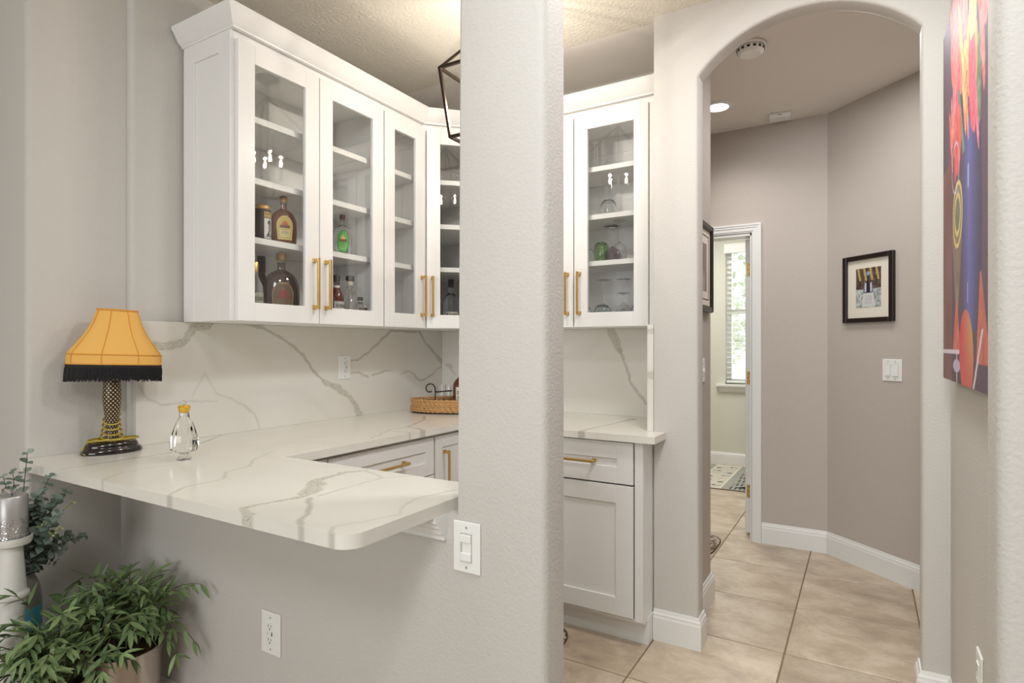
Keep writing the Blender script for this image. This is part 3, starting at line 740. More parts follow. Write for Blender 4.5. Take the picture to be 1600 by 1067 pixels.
# ================================================================== BOTTLES AND GLASSES IN THE CABINETS
S0, S1, S2, S3 = UZ0+0.018, UZ0+SHELF[0], UZ0+SHELF[1], UZ0+SHELF[2]
def smooth_prof(pts, n=5):
    # Catmull-Rom through (r, z) points
    P = [pts[0]]+list(pts)+[pts[-1]]; o = []
    for i in range(1, len(P)-2):
        p0, p1, p2, p3 = (np.array(P[i+k], float) for k in (-1, 0, 1, 2))
        for t in np.linspace(0, 1, n, endpoint=False):
            o.append(tuple(0.5*((2*p1)+(-p0+p2)*t+(2*p0-5*p1+4*p2-p3)*t*t+(-p0+3*p1-3*p2+p3)*t**3)))
    o.append(tuple(pts[-1])); return [(max(0.0003, r), z) for r, z in o]
def label_on(par, prof, sx, sy, z0, z1, amax, func, shape='arch', name='label', m='label', nu=28, nv=34, phi0=0.0):
    zs = np.array([p[1] for p in prof]); rs = np.array([p[0] for p in prof])
    def warp(a, b):
        z = z0+(z1-z0)*b; r = np.interp(z, zs, rs)
        if shape == 'arch': wd = np.where(b > 0.6, np.sqrt(np.clip(1-((b-0.6)/0.4)**2*0.93, 0, 1)), 1-0.12*(0.6-b)/0.6)
        elif shape == 'oval': wd = np.sqrt(np.clip(1-(np.abs(b-0.5)/0.5)**2.6*0.98, 0, 1))
        else: wd = np.ones_like(b)
        ph = phi0+(a-0.5)*2*amax*wd
        return np.stack([r*sx*np.sin(ph)*1.0+0.0009*np.sin(ph), -(r*sy*np.cos(ph))-0.0009, z], 1)
    return paint_grid(name, None, None, None, nu, nv, func, m, par, warp)
def crown_print(bgc, rim, cush, crown, panel):
    # label with a small crown on a cushion over a lettered panel
    def f(a, b):
        x = (a-0.5)*2; n = len(a); c = np.tile(np.array(bgc, float), (n, 1))
        edge = (np.abs(x) > 0.86) | (b < 0.05) | (b > 0.95); c[edge] = rim
        c[(np.abs(x) < 0.66) & (b > 0.10) & (b < 0.46)] = panel
        for k, y in enumerate((0.40, 0.33, 0.26, 0.19)):
            c[(np.abs(x) < 0.5) & (np.abs(b-y) < 0.012) & (np.sin(x*38+k*2) > -0.3)] = (70, 56, 40)
        c[(np.abs(x) < 0.62-0.9*np.abs(b-0.55)) & (np.abs(b-0.55) < 0.06)] = cush
        k = (np.abs(x) < 0.40) & (b > 0.61) & (b < 0.66+0.12*(1-np.abs(x)/0.40)+0.035*np.abs(np.sin(x*12)))
        c[k] = crown
        c[(np.abs(x) < 0.05) & (b > 0.78) & (b < 0.84)] = rim
        return c
    return f
FL = smooth_prof([(0.86,0.0),(0.93,0.03),(0.99,0.2),(1.0,0.40),(0.93,0.55),(0.72,0.665),(0.36,0.735),(0.24,0.75),(0.22,0.80),(0.22,0.86)], 4)
def flask(label, loc, h, r, glass, cap, capm2, func, rz=PI/2, depth=0.52, shape='arch', lz=(0.10, 0.60), group='flat round-shouldered liquor flasks', capw=0.27):
    t = thing('liquor_bottle', label, 'bottle', loc, rz, group)
    prof = [(a*r, b*h) for a, b in FL]
    MB().lathe(prof, 32, (0,0,0), 1.0, depth).build('body', glass, t, smooth=45)
    nk = 0.24*r
    MB().lathe([(nk, 0.852*h), (nk*1.05, 0.90*h)], 20).build('neck_seal', capm2, t, smooth=40)
    MB().lathe([(capw*r, 0.885*h), (capw*r*1.08, 0.90*h), (capw*r*1.12, 0.985*h), (capw*r*0.98, h)], 20).build('cap', cap, t, smooth=40)
    label_on(t, prof, 1.0, depth, lz[0]*h, lz[1]*h, 0.62, func, shape)
    return t
flask('large dark whisky flask with brass stopper, on the floor of the cabinet nearest the lamp', (-2.15, 1.665, S0), 0.285, 0.074, 'darkamber', 'cork', 'glass',
      crown_print((110, 84, 60), (168, 140, 96), (140, 60, 50), (150, 50, 44), (122, 98, 66)), rz=PI/2-0.50, lz=(0.08, 0.55))
flask('amber whisky flask with gold crown label, on the middle shelf beside the printed tin', (-2.135, 1.664, S1), 0.205, 0.055, 'amber', 'cork', 'greycap',
      crown_print((206, 182, 96), (226, 204, 140), (120, 62, 60), (196, 92, 64), (222, 206, 150)), rz=PI/2-0.48, lz=(0.10, 0.60))
flask('small clear flask with a bright green crown label, middle shelf of the second door', (-2.15, 2.009, S1), 0.198, 0.045, 'crystal', 'redbottle', 'greenglass',
      crown_print((70, 160, 58), (40, 110, 48), (120, 70, 54), (216, 178, 110), (98, 184, 82)), rz=PI/2-0.62, lz=(0.06, 0.62), shape='oval')
# printed tin
t = thing('printed_tin', 'black lidded tin printed with a portrait and yellow lettering band, beside the amber flask', 'tin', (-2.15, 1.568, S1), PI/2)
MB().lathe([(0.035,0),(0.036,0.003),(0.036,0.136),(0.035,0.138)], 32).build('body', 'darkcap', t, smooth=40)
MB().lathe([(0.0375,0.134),(0.0378,0.138),(0.0375,0.148),(0.034,0.152)], 32).build('lid', 'cork', t, smooth=40)
def tin_print(a, b):
    c = np.tile(np.array((226., 224, 218)), (len(a), 1))
    c[b > 0.72] = (60, 50, 36)
    k = (b > 0.76) & (b < 0.93); c[k & (np.sin(a*44) > -0.35) & (np.abs(b-0.845) > 0.016*(np.sin(a*88) > 0))] = (214, 182, 96)
    c[(b < 0.07)] = (50, 50, 50); c[(b > 0.09) & (b < 0.12)] = (170, 170, 166)
    c[(((a-0.5)/0.17)**2+((b-0.46)/0.17)**2) < 1] = (128, 124, 120)
    c[(((a-0.47)/0.19)**2+((b-0.56)/0.12)**2 < 1) & (b > 0.53)] = (52, 50, 50)
    c[(np.abs(a-0.5) < 0.12+1.2*(0.34-b)) & (b < 0.33) & (b > 0.12)] = (58, 58, 60)
    c[(np.abs(a-0.52) < 0.03+0.2*(b-0.15)) & (b < 0.32) & (b > 0.14)] = (228, 226, 222)
    return c
label_on(t, [(0.0362, 0), (0.0362, 0.15)], 1, 1, 0.004, 0.132, 0.72, tin_print, 'rect', name='print', m='can', phi0=0.35)

def round_bottle(label, loc, prof, glass, parts, labels=(), rz=PI/2, seg=24, group='small bottles in the glass-front cabinets', sx=1, sy=1):
    t = thing('liquor_bottle', label, 'bottle', loc, rz, group)
    MB().lathe(prof, seg, (0,0,0), sx, sy).build('body', glass, t, smooth=45)
    for nm, m_, pr in parts: MB().lathe(pr, 20).build(nm, m_, t, smooth=40)
    for z0, z1, am, f in labels: label_on(t, prof, sx, sy, z0, z1, am, f, 'rect')
    return t
def band(bgc, ink, rows=((0.7, 0.1), (0.45, 0.05), (0.3, 0.04))):
    def f(a, b):
        c = np.tile(np.array(bgc, float), (len(a), 1))
        for y, h in rows: c[(np.abs(b-y) < h) & (np.abs(a-0.5) < 0.36) & (np.sin(a*52+y*20) > -0.35)] = ink
        return c
    return f
BP = smooth_prof([(0.030,0),(0.033,0.01),(0.033,0.13),(0.030,0.16),(0.016,0.195),(0.013,0.21),(0.013,0.25)], 3)
round_bottle('dark bottle with long black cap, behind the large dark flask', (-2.245, 1.636, S0), BP, 'darkbottle',
             [('cap', 'darkcap', [(0.0165,0.205),(0.017,0.272),(0.015,0.275)])], [(0.03, 0.11, 0.9, band((90, 66, 48), (190, 170, 140)))])
round_bottle('clear bottle with pale label and copper neck, left of the large dark flask', (-2.115, 1.512, S0), [(r*0.9, z*0.86) for r, z in BP], 'crystal',
             [('neck_foil', 'gold', [(0.0135,0.185),(0.014,0.222),(0.012,0.226)])], [(0.02, 0.10, 1.0, band((176, 182, 164), (90, 96, 84)))])
round_bottle('dark wine-red bottle with silver label, floor of the second door', (-2.13, 1.955, S0), [(r, z*0.80) for r, z in BP], 'redbottle',
             [('cap', 'darkcap', [(0.0150,0.176),(0.0155,0.216),(0.014,0.219)]), ('collar', 'plate', [(0.0142,0.160),(0.0145,0.170)])],
             [(0.025, 0.095, 1.1, band((196, 200, 198), (96, 60, 52)))])
GP = smooth_prof([(0.030,0),(0.034,0.008),(0.034,0.045),(0.028,0.08),(0.018,0.12),(0.016,0.14),(0.020,0.165),(0.013,0.18),(0.0125,0.20)], 4)
round_bottle('clear shapely bottle with round black stopper and cream collar, floor of the second door', (-2.175, 2.083, S0), GP, 'crystal',
             [('collar', 'matboard', [(0.0135,0.185),(0.014,0.205)]), ('stopper', 'darkcap', [(0.016,0.205),(0.0215,0.209),(0.0215,0.226),(0.018,0.231)])])
round_bottle('squat clear bottle with dark brown label, in front of the round-stoppered one', (-2.085, 2.062, S0),
             smooth_prof([(0.030,0),(0.032,0.006),(0.032,0.07),(0.026,0.084),(0.012,0.095),(0.011,0.112)], 3), 'crystal',
             [('cap', 'darkcap', [(0.0135,0.104),(0.0138,0.120),(0.012,0.122)])], [(0.012, 0.07, 1.0, band((62, 46, 40), (180, 168, 150)))])
round_bottle('tiny brown bottle alone in the narrow cabinet', (-2.15, 2.350, S0),
             smooth_prof([(0.020,0),(0.022,0.005),(0.022,0.065),(0.010,0.085),(0.009,0.1)], 3), 'darkbottle',
             [('cap', 'darkcap', [(0.0105,0.093),(0.0108,0.112),(0.0095,0.114)])], rz=PI/2)
round_bottle('tall clear bottle with white label in the angled corner cabinet', (-2.075, 2.775, S0),
             smooth_prof([(0.038,0),(0.042,0.01),(0.042,0.14),(0.032,0.175),(0.016,0.20),(0.0145,0.25)], 3), 'blueglass',
             [('cap', 'darkcap', [(0.0165,0.228),(0.017,0.272),(0.015,0.276)])], [(0.035, 0.085, 1.1, band((214, 206, 190), (110, 96, 84)))], rz=PI/4)
round_bottle('dark bottle with white label beside the tall clear one in the corner cabinet', (-2.005, 2.86, S0),
             smooth_prof([(0.036,0),(0.040,0.01),(0.040,0.13),(0.030,0.165),(0.015,0.19),(0.0135,0.235)], 3), 'darkbottle',
             [('cap', 'darkcap', [(0.0155,0.215),(0.016,0.252),(0.014,0.256)])], [(0.03, 0.09, 1.1, band((206, 202, 194), (80, 70, 64)))], rz=PI/4)

def stemware(label, loc, h, rb, glass='glass', group='upturned stemmed glasses in the right cabinet', rf=None):
    # stands upside down on its rim
    t = thing('wine_glass', label, 'glass', loc, random.uniform(0, 3), group); rf = rf or rb*0.95; hb = h*0.46
    bowl = smooth_prof([(rb*0.80,0.0),(rb*0.95,hb*0.3),(rb,hb*0.55),(rb*0.72,hb*0.85),(rb*0.2,hb*1.0),(0.004,hb*1.05)], 4)
    inner = [(max(0.0005, r-0.0016), z+(0.004 if i > len(bowl)-6 else 0)*0-(0.003 if i > len(bowl)-4 else 0)) for i, (r, z) in enumerate(bowl)]
    MB().lathe(bowl+inner[:-2][::-1]+[bowl[0]], 28, close=False).build('bowl', glass, t, smooth=60)
    MB().lathe([(0.0042,hb*1.03),(0.0034,h*0.75),(0.0046,h*0.95)], 10).build('stem', 'crystal', t, smooth=60)
    MB().lathe([(0.005,h-0.010),(rf*0.5,h-0.004),(rf,h-0.0025),(rf,h),(0.001,h)], 28, close=False).build('foot', 'crystal', t, smooth=40)
    return t
def tumbler(label, loc, h, r, glass, group='upturned stemless glasses in the right cabinet'):
    t = thing('stemless_glass', label, 'glass', loc, 0, group)
    ou = smooth_prof([(r*0.78,0),(r*0.95,h*0.3),(r,h*0.55),(r*0.85,h*0.82),(r*0.55,h*0.97),(r*0.42,h),(0.0005,h)], 4)
    inn_ = smooth_prof([(r*0.78-0.002,0),(r*0.95-0.002,h*0.3),(r-0.002,h*0.54),(r*0.85-0.003,h*0.78),(r*0.5,h*0.90),(0.0005,h*0.91)], 4)
    MB().lathe(ou[::-1]+inn_+[], 28, close=False).build('bowl', glass, t, smooth=60)
    return t
GX = lambda u, y: None
tumbler('clear round glass upside down on the highest used shelf of the right cabinet', (-1.14, 2.885, S2), 0.095, 0.042, 'crystal')
tumbler('green stemless glass upside down on the middle shelf of the right cabinet', (-1.172, 2.865, S1), 0.110, 0.041, 'greenglass')
tumbler('clear stemless glass to the left of the green one', (-1.265, 2.90, S1), 0.092, 0.036, 'crystal')
stemware('tall clear stemmed glass upside down beside the green glass', (-1.073, 2.865, S1), 0.212, 0.038)
stemware('violet tinted stemmed glass behind the green glass', (-1.150, 2.965, S1), 0.205, 0.048, 'purpleglass')
stemware('clear stemmed glass at the right end of the middle shelf', (-0.985, 2.93, S1), 0.190, 0.036)
stemware('tall clear stemmed glass at the left of the cabinet floor', (-1.185, 2.93, S0), 0.236, 0.042)
stemware('tall clear stemmed glass at the rear centre of the cabinet floor', (-1.085, 2.96, S0), 0.238, 0.042)
stemware('short clear stemmed glass at the front of the cabinet floor', (-1.045, 2.845, S0), 0.155, 0.035)
stemware('tall clear stemmed glass at the right of the cabinet floor', (-0.965, 2.94, S0), 0.232, 0.042)
tumbler('smoky blue stemless glass at the front of the cabinet floor', (-1.150, 2.83, S0), 0.098, 0.046, 'blueglass')
tumbler('small cut glass at the front left of the cabinet floor', (-1.245, 2.835, S0), 0.090, 0.034, 'crystal')
tumbler('smoky blue stemless glass at the front right of the cabinet floor', (-0.955, 2.83, S0), 0.100, 0.044, 'blueglass')

# ================================================================== ON THE WORKTOP
ZT = 0.914
# table lamp with patterned stem
L0 = (-2.292, 1.066, ZT)
lampo = thing('table_lamp', 'table lamp with orange bell shade, black fringe and net-patterned stem on the bar end', 'lamp', L0, PI/2-0.2)
MB().lathe(smooth_prof([(0.092,0),(0.094,0.006),(0.090,0.016),(0.082,0.022),(0.080,0.030),(0.074,0.038),(0.060,0.040)], 3), 40, (0,0,0), 1.0, 0.66).build('base', 'black', lampo, smooth=50)
sp = smooth_prof([(0.019,0.036),(0.021,0.050),(0.0185,0.075),(0.0195,0.100),(0.024,0.140),(0.0285,0.185),(0.0285,0.215),(0.0265,0.24),(0.0285,0.262),(0.031,0.285),(0.030,0.30)], 5)
mb = MB(); seg = 36; mb.lathe(sp, seg, (0,0,0), 1, 1, close=False)
st = mb.build('stem', 'net', lampo, smooth=60)
uvl = st.data.uv_layers.new(name='UVMap')
for p in st.data.polygons:
    ks = [v % seg for v in p.vertices]
    for li, vi in zip(p.loop_indices, p.vertices):
        k = vi % seg; u = k/seg
        if k == 0 and max(ks) > 2: u = 1.0
        uvl.data[li].uv = (u, sp[vi//seg][1]/0.30*2.0)
MB().lathe([(0.012,0.30),(0.012,0.33),(0.018,0.335),(0.018,0.36)], 16).build('socket', 'cork', lampo, smooth=40)
MB().lathe(smooth_prof([(0.012,0.36),(0.028,0.40),(0.024,0.43),(0.004,0.45)], 4), 18).build('bulb', 'plate', lampo, smooth=60)
shp = smooth_prof([(0.173,0.310),(0.172,0.345),(0.150,0.375),(0.118,0.415),(0.094,0.455),(0.078,0.495),(0.072,0.505)], 5)
SX, SY = 0.84, 0.345
tl = 0.035
mb = MB(); mb.lathe(shp, 64, (0,0,0), SX, SY, close=False)
sh = mb.build('lamp_shade', 'shade', lampo, smooth=60, rot=(0, tl, 0))
def ring(r, z, n=64): return [(r*SX*math.cos(2*PI*k/n), r*SY*math.sin(2*PI*k/n), z) for k in range(n)]
mb = MB()
for r, z, q in ((0.1735,0.346,0.0022),(0.073,0.504,0.004),(0.174,0.312,0.002)): mb.tube(ring(r, z), q, 6, closed=True)
for k in range(8):
    a = 2*PI*(k+0.5)/8
    mb.tube([(r*SX*math.cos(a)*1.004, r*SY*math.sin(a)*1.004, z) for r, z in shp], 0.0016, 5)
mb.build('shade_piping', 'shade_trim', sh, smooth=60)
mb = MB()
mb.lathe([(0.1745,0.296),(0.1755,0.312)], 64, (0,0,0), SX, SY, close=False)
for k in range(420):
    a = 2*PI*(k+random.uniform(-.3,.3))/420; r = 0.1735+random.uniform(-0.002,0.002)
    x, y = r*SX*math.cos(a), r*SY*math.sin(a); l = random.uniform(0.040, 0.050)
    mb.tube([(x, y, 0.300), (x*1.004+random.uniform(-.001,.001), y*1.004, 0.28), (x*1.006+random.uniform(-.003,.003), y*1.006, 0.300-l)], [0.0016,0.0020,0.0012], 4, cap=False)
fr = mb.build('fringe', 'fringe', sh); fr['kind'] = 'stuff'
pts = []
for k in range(150):
    t_ = k/149; a = t_*2*PI*4.6; z = 0.125-0.085*t_+0.012*math.sin(a+0.5); r = 0.0255+0.012*t_*t_+0.002*math.sin(3*a)
    pts.append((r*math.cos(a), r*math.sin(a)*0.95, max(z, 0.044)))
for k in range(80):
    t_ = k/79; a = 0.6*2*PI+t_*2*PI*2.6; r = 0.045+0.018*math.sin(a*0.7+1)+0.012*t_
    pts.append((r*math.cos(a)*1.1, r*math.sin(a)*0.62, 0.0445+0.006*(1-t_)*abs(math.sin(a*1.3))+0.003*t_))
pts += [(-0.060, 0.020, 0.044), (-0.074, 0.010, 0.036), (-0.0865, -0.004, 0.020), (-0.0885, -0.012, 0.008), (-0.084, -0.026, 0.0042)]
MB().tube(pts, 0.0032, 6).build('cord', 'cord', lampo, smooth=60)

# crystal decanter with gold stopper
t = thing('decanter', 'clear faceted glass decanter with a gold stopper on the bar top', 'decanter', (-1.938, 1.120, ZT), 0.3)
pr = [(0.012,0.0185),(0.016,0.022),(0.038,0.030),(0.0435,0.045),(0.0430,0.066),(0.037,0.090),(0.029,0.115),(0.022,0.132),(0.0155,0.144),(0.0150,0.156)]
MB().lathe(pr, 12).build('body', 'crystal', t, smooth=22)
MB().lathe([(0.022,0.0),(0.024,0.004),(0.012,0.013),(0.012,0.018)], 12).build('foot', 'pane', t, smooth=22)
MB().lathe([(0.0135,0.156),(0.0160,0.160),(0.0185,0.174),(0.0165,0.180),(0.008,0.182)], 8).build('stopper', 'stopper', t, smooth=10)
MB().lathe(smooth_prof([(0.002,0.181),(0.006,0.186),(0.0055,0.192),(0.001,0.196)], 3), 12).build('finial', 'crystal', t, smooth=60)

# woven tray in the corner
TC = Vector((-2.010, 2.745)); TR = math.radians(30.87)
tray = thing('woven_tray', 'oval woven seagrass tray in the corner of the worktop', 'tray', (TC.x, TC.y, ZT), TR)
TA, TB = 0.262, 0.150
def oval(k, z, n=160, a0=0.0, a1=2*PI, closed=True, wob=0.0, seed=0):
    m_ = n if closed else n-1
    return [((TA+k)*math.cos(a0+(a1-a0)*i/m_), (TB+k)*math.sin(a0+(a1-a0)*i/m_), z+wob*math.sin(i*1.9+seed*1.7)) for i in range(n)]
MB().prism([(x*0.985, y*0.97) for x, y, z in oval(0, 0, 64)], 0.0, 0.010).build('base', 'wickerd', tray)
hole = 0.30
for k in range(7):
    z = 0.014+k*0.0098; off_ = 0.002*math.sin(k*2.1)
    mb = MB()
    if k in (3, 4):
        for s in (0, PI):
            mb.tube(oval(off_, z, 90, s+hole, s+PI-hole, False, 0.0014, k), [0.0056+0.0016*math.sin(i*1.55+k) for i in range(90)], 7)
    else:
        mb.tube(oval(off_, z, 200, closed=True, wob=0.0014, seed=k), [0.0056+0.0016*math.sin(i*1.55+k*1.5) for i in range(200)], 7, closed=True)
    mb.build('coil', 'wicker', tray, smooth=60)
def intray(x, y): c, s = math.cos(TR), math.sin(TR); return (TC.x+x*c-y*s, TC.y+x*s+y*c)
ZB = ZT+0.0105
# iron caddy with a scrolled end
cx_, cy_ = intray(-0.125, 0.0)
cad = thing('glass_caddy', 'black wrought-iron glass caddy with a scrolled end in the woven tray', 'caddy', (cx_, cy_, ZB), TR)
pts = [(0, 0, 0), (0, 0, 0.06), (0, 0, 0.120)]
for k in range(1, 26):
    a = k/25*2*PI*0.86; r = 0.030-0.013*k/25
    pts.append((-0.030+r*math.cos(a)+0.0, 0, 0.122+r*math.sin(a)*1.05))
MB().tube(pts, 0.0034, 8).build('scroll_post', 'iron', cad, smooth=60)
MB().tube([(0, 0, 0.105), (0.012, -0.026, 0.102), (0.05, -0.027, 0.108), (0.097, -0.026, 0.110)], 0.0026, 6).build('rail', 'iron', cad, smooth=60)
MB().tube([(0, 0, 0.105), (0.012, 0.029, 0.104), (0.05, 0.030, 0.106), (0.097, 0.029, 0.110)], 0.0026, 6).build('rail', 'iron', cad, smooth=60)
MB().tube([(-0.002, -0.03, 0.0030), (-0.002, 0.03, 0.0030)], 0.003, 6).build('foot', 'iron', cad, smooth=60)
for k, (x, lb) in enumerate(((-0.092, 'tall clear shot glass next to the iron scroll in the woven tray'), (-0.051, 'tall clear shot glass between the scroll-side glass and the red-brown bottle'))):
    px_, py_ = intray(x, 0.002)
    t = thing('shot_glass', lb, 'glass', (px_, py_, ZB), 0, 'shot glasses in the woven tray')
    MB().lathe([(0.0005,0.0),(0.0165,0.0),(0.0190,0.142),(0.0174,0.142),(0.0150,0.018),(0.0005,0.017)], 20, close=False).build('wall', 'crystal', t, smooth=40)
px_, py_ = intray(0.032, -0.02)
t = thing('liquor_bottle', 'red-brown bottle with white label standing in the woven tray', 'bottle', (px_, py_, ZB), TR)
rp = smooth_prof([(0.050,0),(0.054,0.008),(0.054,0.13),(0.050,0.155),(0.034,0.178),(0.016,0.195),(0.014,0.22)], 4)
MB().lathe(rp, 28).build('body', 'redbottle', t, smooth=45)
MB().lathe([(0.016,0.212),(0.0165,0.248),(0.0145,0.251)], 18).build('cap', 'darkcap', t, smooth=40)
label_on(t, rp, 1, 1, 0.03, 0.135, 0.62, band((216, 208, 194), (110, 84, 62)), 'rect')

# ================================================================== WALL PLATES
def plate(par, w_, h_): return MB().box(-w_/2, -0.0055, -h_/2, w_/2, 0, h_/2).build('cover_plate', 'plate', par, bevel=0.003, segs=2)
def screw(par, x, z):
    s = MB().lathe([(0.0034,0),(0.003,0.0012)], 12).build('screw', 'screw', par, (x, -0.0054, z), (PI/2, 0, 0))
    MB().box(-0.0004, -0.0004, -0.0026, 0.0004, 0.0006, 0.0026).build('slot', 'slot', s, (0, 0, 0.0010), (PI/2, 0, 0)); return s
def outlet(label, loc, rz, w_=0.082, h_=0.124, usb=True, cat='outlet'):
    t = thing('power_outlet', label, cat, loc, rz); plate(t, w_, h_)
    MB().box(-0.0167, -0.0075, -0.0335, 0.0167, -0.0050, 0.0335).build('insert', 'plate', t, bevel=0.001, segs=1)
    for s in (1, -1):
        z = s*0.0205; r = MB().box(-0.0135, -0.0084, z-0.012, 0.0135, -0.0074, z+0.012).build('receptacle', 'plate', t, bevel=0.0006, segs=1)
        MB().box(-0.0072, -0.0088, z-0.001, -0.0052, -0.0083, z+0.007).build('slot', 'slot', r)
        MB().box(0.0050, -0.0088, z-0.0005, 0.0070, -0.0083, z+0.0065).build('slot', 'slot', r)
        MB().lathe([(0.0024,0),(0.0024,0.0006)], 10).build('ground_hole', 'slot', r, (0, -0.0083, z-0.0062), (PI/2, 0, 0))
    if usb:
        MB().box(0.0072, -0.0080, -0.006, 0.0110, -0.0072, 0.006).build('button', 'slot', t)
        MB().box(-0.0105, -0.0080, -0.005, -0.0080, -0.0072, 0.005).build('button', 'screw', t)
    for z in (0.047, -0.047): screw(t, 0, z)
    return t
outlet('white duplex outlet set in the stone backsplash', (-2.345, 2.205, 1.180), PI/2)
outlet('white outlet with usb slot on the half wall under the bar', (-1.522, 1.145, 0.432), 0, 0.086, 0.126)
outlet('white outlet low on the right-hand wall below the painting', (0.26, 1.93, 0.437), -PI/2, 0.078, 0.122, False)
outlet('white outlet low on the far-room wall beyond the doorway', (-1.03, 6.72, 0.45), 0, 0.07, 0.115, False)
t = thing('dimmer_switch', 'white slide dimmer switch on the pillar below the bar top', 'switch', (-0.807, 1.145, 0.814), 0)
plate(t, 0.077, 0.121)
MB().box(-0.0165, -0.0068, -0.034, 0.0165, -0.0050, 0.034).build('insert', 'screw', t)
MB().box(-0.0148, -0.0110, 0.012, 0.0148, -0.0060, 0.031).build('slider', 'plate', t, bevel=0.0015, segs=1)
MB().box(-0.0148, -0.0105, -0.032, 0.0148, -0.0060, -0.012).build('button', 'plate', t, bevel=0.0015, segs=1)
MB().box(-0.0105, -0.0078, -0.012, 0.0148, -0.0060, 0.012).build('track', 'plate', t)
for z in (0.047, -0.047): screw(t, 0, z)
RW = math.atan2(3.10-4.165, 1.0+0.195)
def corner_wall(s): return (-0.195+s*math.cos(RW), 4.165+s*math.sin(RW))
xa, ya = corner_wall(0.442)
t = thing('light_switch', 'white double rocker switch on the angled hall wall under the framed photo', 'switch', (xa, ya, 1.158), RW)
plate(t, 0.117, 0.122)
for x in (-0.023, 0.023):
    MB().box(x-0.0168, -0.0066, -0.0335, x+0.0168, -0.0050, 0.0335).build('rocker_frame', 'screw', t)
    MB().add([(x-0.0155,-0.0064,-0.032),(x+0.0155,-0.0064,-0.032),(x+0.0155,-0.0064,0.032),(x-0.0155,-0.0064,0.032),(x-0.0155,-0.0105,-0.032),(x+0.0155,-0.0105,-0.032),(x+0.0155,-0.0072,0.032),(x-0.0155,-0.0072,0.032)],
             [(0,1,2,3),(4,7,6,5),(0,4,5,1),(1,5,6,2),(2,6,7,3),(3,7,4,0)]).build('rocker', 'plate', t)
for x in (-0.023, 0.023):
    for z in (0.048, -0.048): screw(t, x, z)
t = thing('light_switch', 'white switch plate on the hall left wall under the edge-on picture', 'switch', (-0.672, 2.915, 1.175), PI/2)
plate(t, 0.072, 0.115); MB().box(-0.005, -0.014, -0.010, 0.005, -0.005, 0.010).build('toggle', 'plate', t, bevel=0.001, segs=1)
for z in (0.03, -0.03): screw(t, 0, z)

# ================================================================== PICTURES
def frame(par, w_, h_, b, d, m, bev=0.002):
    mb = MB()
    mb.box(-w_/2, -d, -h_/2, -w_/2+b, 0, h_/2); mb.box(w_/2-b, -d, -h_/2, w_/2, 0, h_/2)
    mb.box(-w_/2+b, -d, -h_/2, w_/2-b, 0, -h_/2+b); mb.box(-w_/2+b, -d, h_/2-b, w_/2-b, 0, h_/2)
    return mb.build('frame', m, par, bevel=bev, segs=1)
def trophy_print(a, b):
    n = len(a); c = np.tile(np.array((92., 74, 62)), (n, 1))
    c += ((vnoise(a, b*0.6, 22, 3)-0.5)*60)[:, None]
    k = (b > 0.68) & (np.abs(np.sin(a*13+3.5*b)) > 0.86); c[k] = (178, 160, 104)
    k = (np.abs(b-(0.50+0.10*np.sin(a*PI))) < 0.012); c[k] = (70, 48, 40)
    k = b < 0.47; c[k] = np.array((164, 172, 168))+((vnoise(a[k], b[k], 18, 8)-0.5)*90)[:, None]
    c[(np.abs(a-0.5) < 0.20-0.10*(b-0.36)) & (b > 0.36) & (b < 0.56)] = (110, 116, 134)
    c[(np.abs(np.abs(a-0.5)-0.11) < 0.04) & (b > 0.40) & (b < 0.62)] = (188, 196, 214)
    c[(np.abs(a-0.5) < 0.07) & (b > 0.38) & (b < 0.66)] = (52, 30, 28)
    c[(np.abs(a-0.5) < 0.045) & (b > 0.62) & (b < 0.82)] = (48, 44, 62)
    c[(((a-0.5)/0.07)**2+((b-0.86)/0.055)**2) < 1] = (150, 158, 190)
    k = (np.abs(a-0.5) < 0.27-0.19*b) & (b < 0.36) & (b > 0.02); c[k] = (204, 204, 202)
    for j in range(7): c[k & (np.abs(b-(0.10+0.033*j)) < 0.006) & (np.sin(a*90+j*3) > -0.2) & (np.abs(a-0.5) < 0.15)] = (128, 126, 124)
    return c
xp, yp = corner_wall(0.297)
t = thing('framed_photo', 'black-framed photo of a trophy on the angled hall wall', 'picture', (xp, yp, 1.624), RW)
frame(t, 0.330, 0.390, 0.026, 0.024, 'framek')
MB().box(-0.140, -0.008, -0.170, 0.140, -0.001, 0.170).build('mat_board', 'matboard', t)
paint_grid('photograph', (-0.082, -0.0086, -0.110), (0.164, 0, 0), (0, 0, 0.228), 60, 84, trophy_print, 'print', t)
t = thing('framed_picture', 'dark-framed picture seen edge-on on the hall left wall inside the arch', 'picture', (-0.672, 2.845, 1.672), PI/2)
frame(t, 0.42, 0.43, 0.030, 0.026, 'framek', 0.006)
MB().box(-0.185, -0.012, -0.190, 0.185, -0.001, 0.190).build('mat_board', 'matboard', t)
mb = MB(); mb.box(-0.150, -0.0135, -0.155, -0.147, -0.012, 0.155).box(0.147, -0.0135, -0.155, 0.150, -0.012, 0.155).box(-0.15, -0.0135, 0.152, 0.15, -0.012, 0.155).box(-0.15, -0.0135, -0.155, 0.15, -0.012, -0.152)
mb.build('mat_line', 'wickerd', t)
paint_grid('print', (-0.11, -0.0128, -0.115), (0.22, 0, 0), (0, 0, 0.23), 30, 30, lambda a, b: np.array((146., 134, 120))[None]+((vnoise(a, b, 5, 2)-0.5)*50)[:, None], 'print', t)

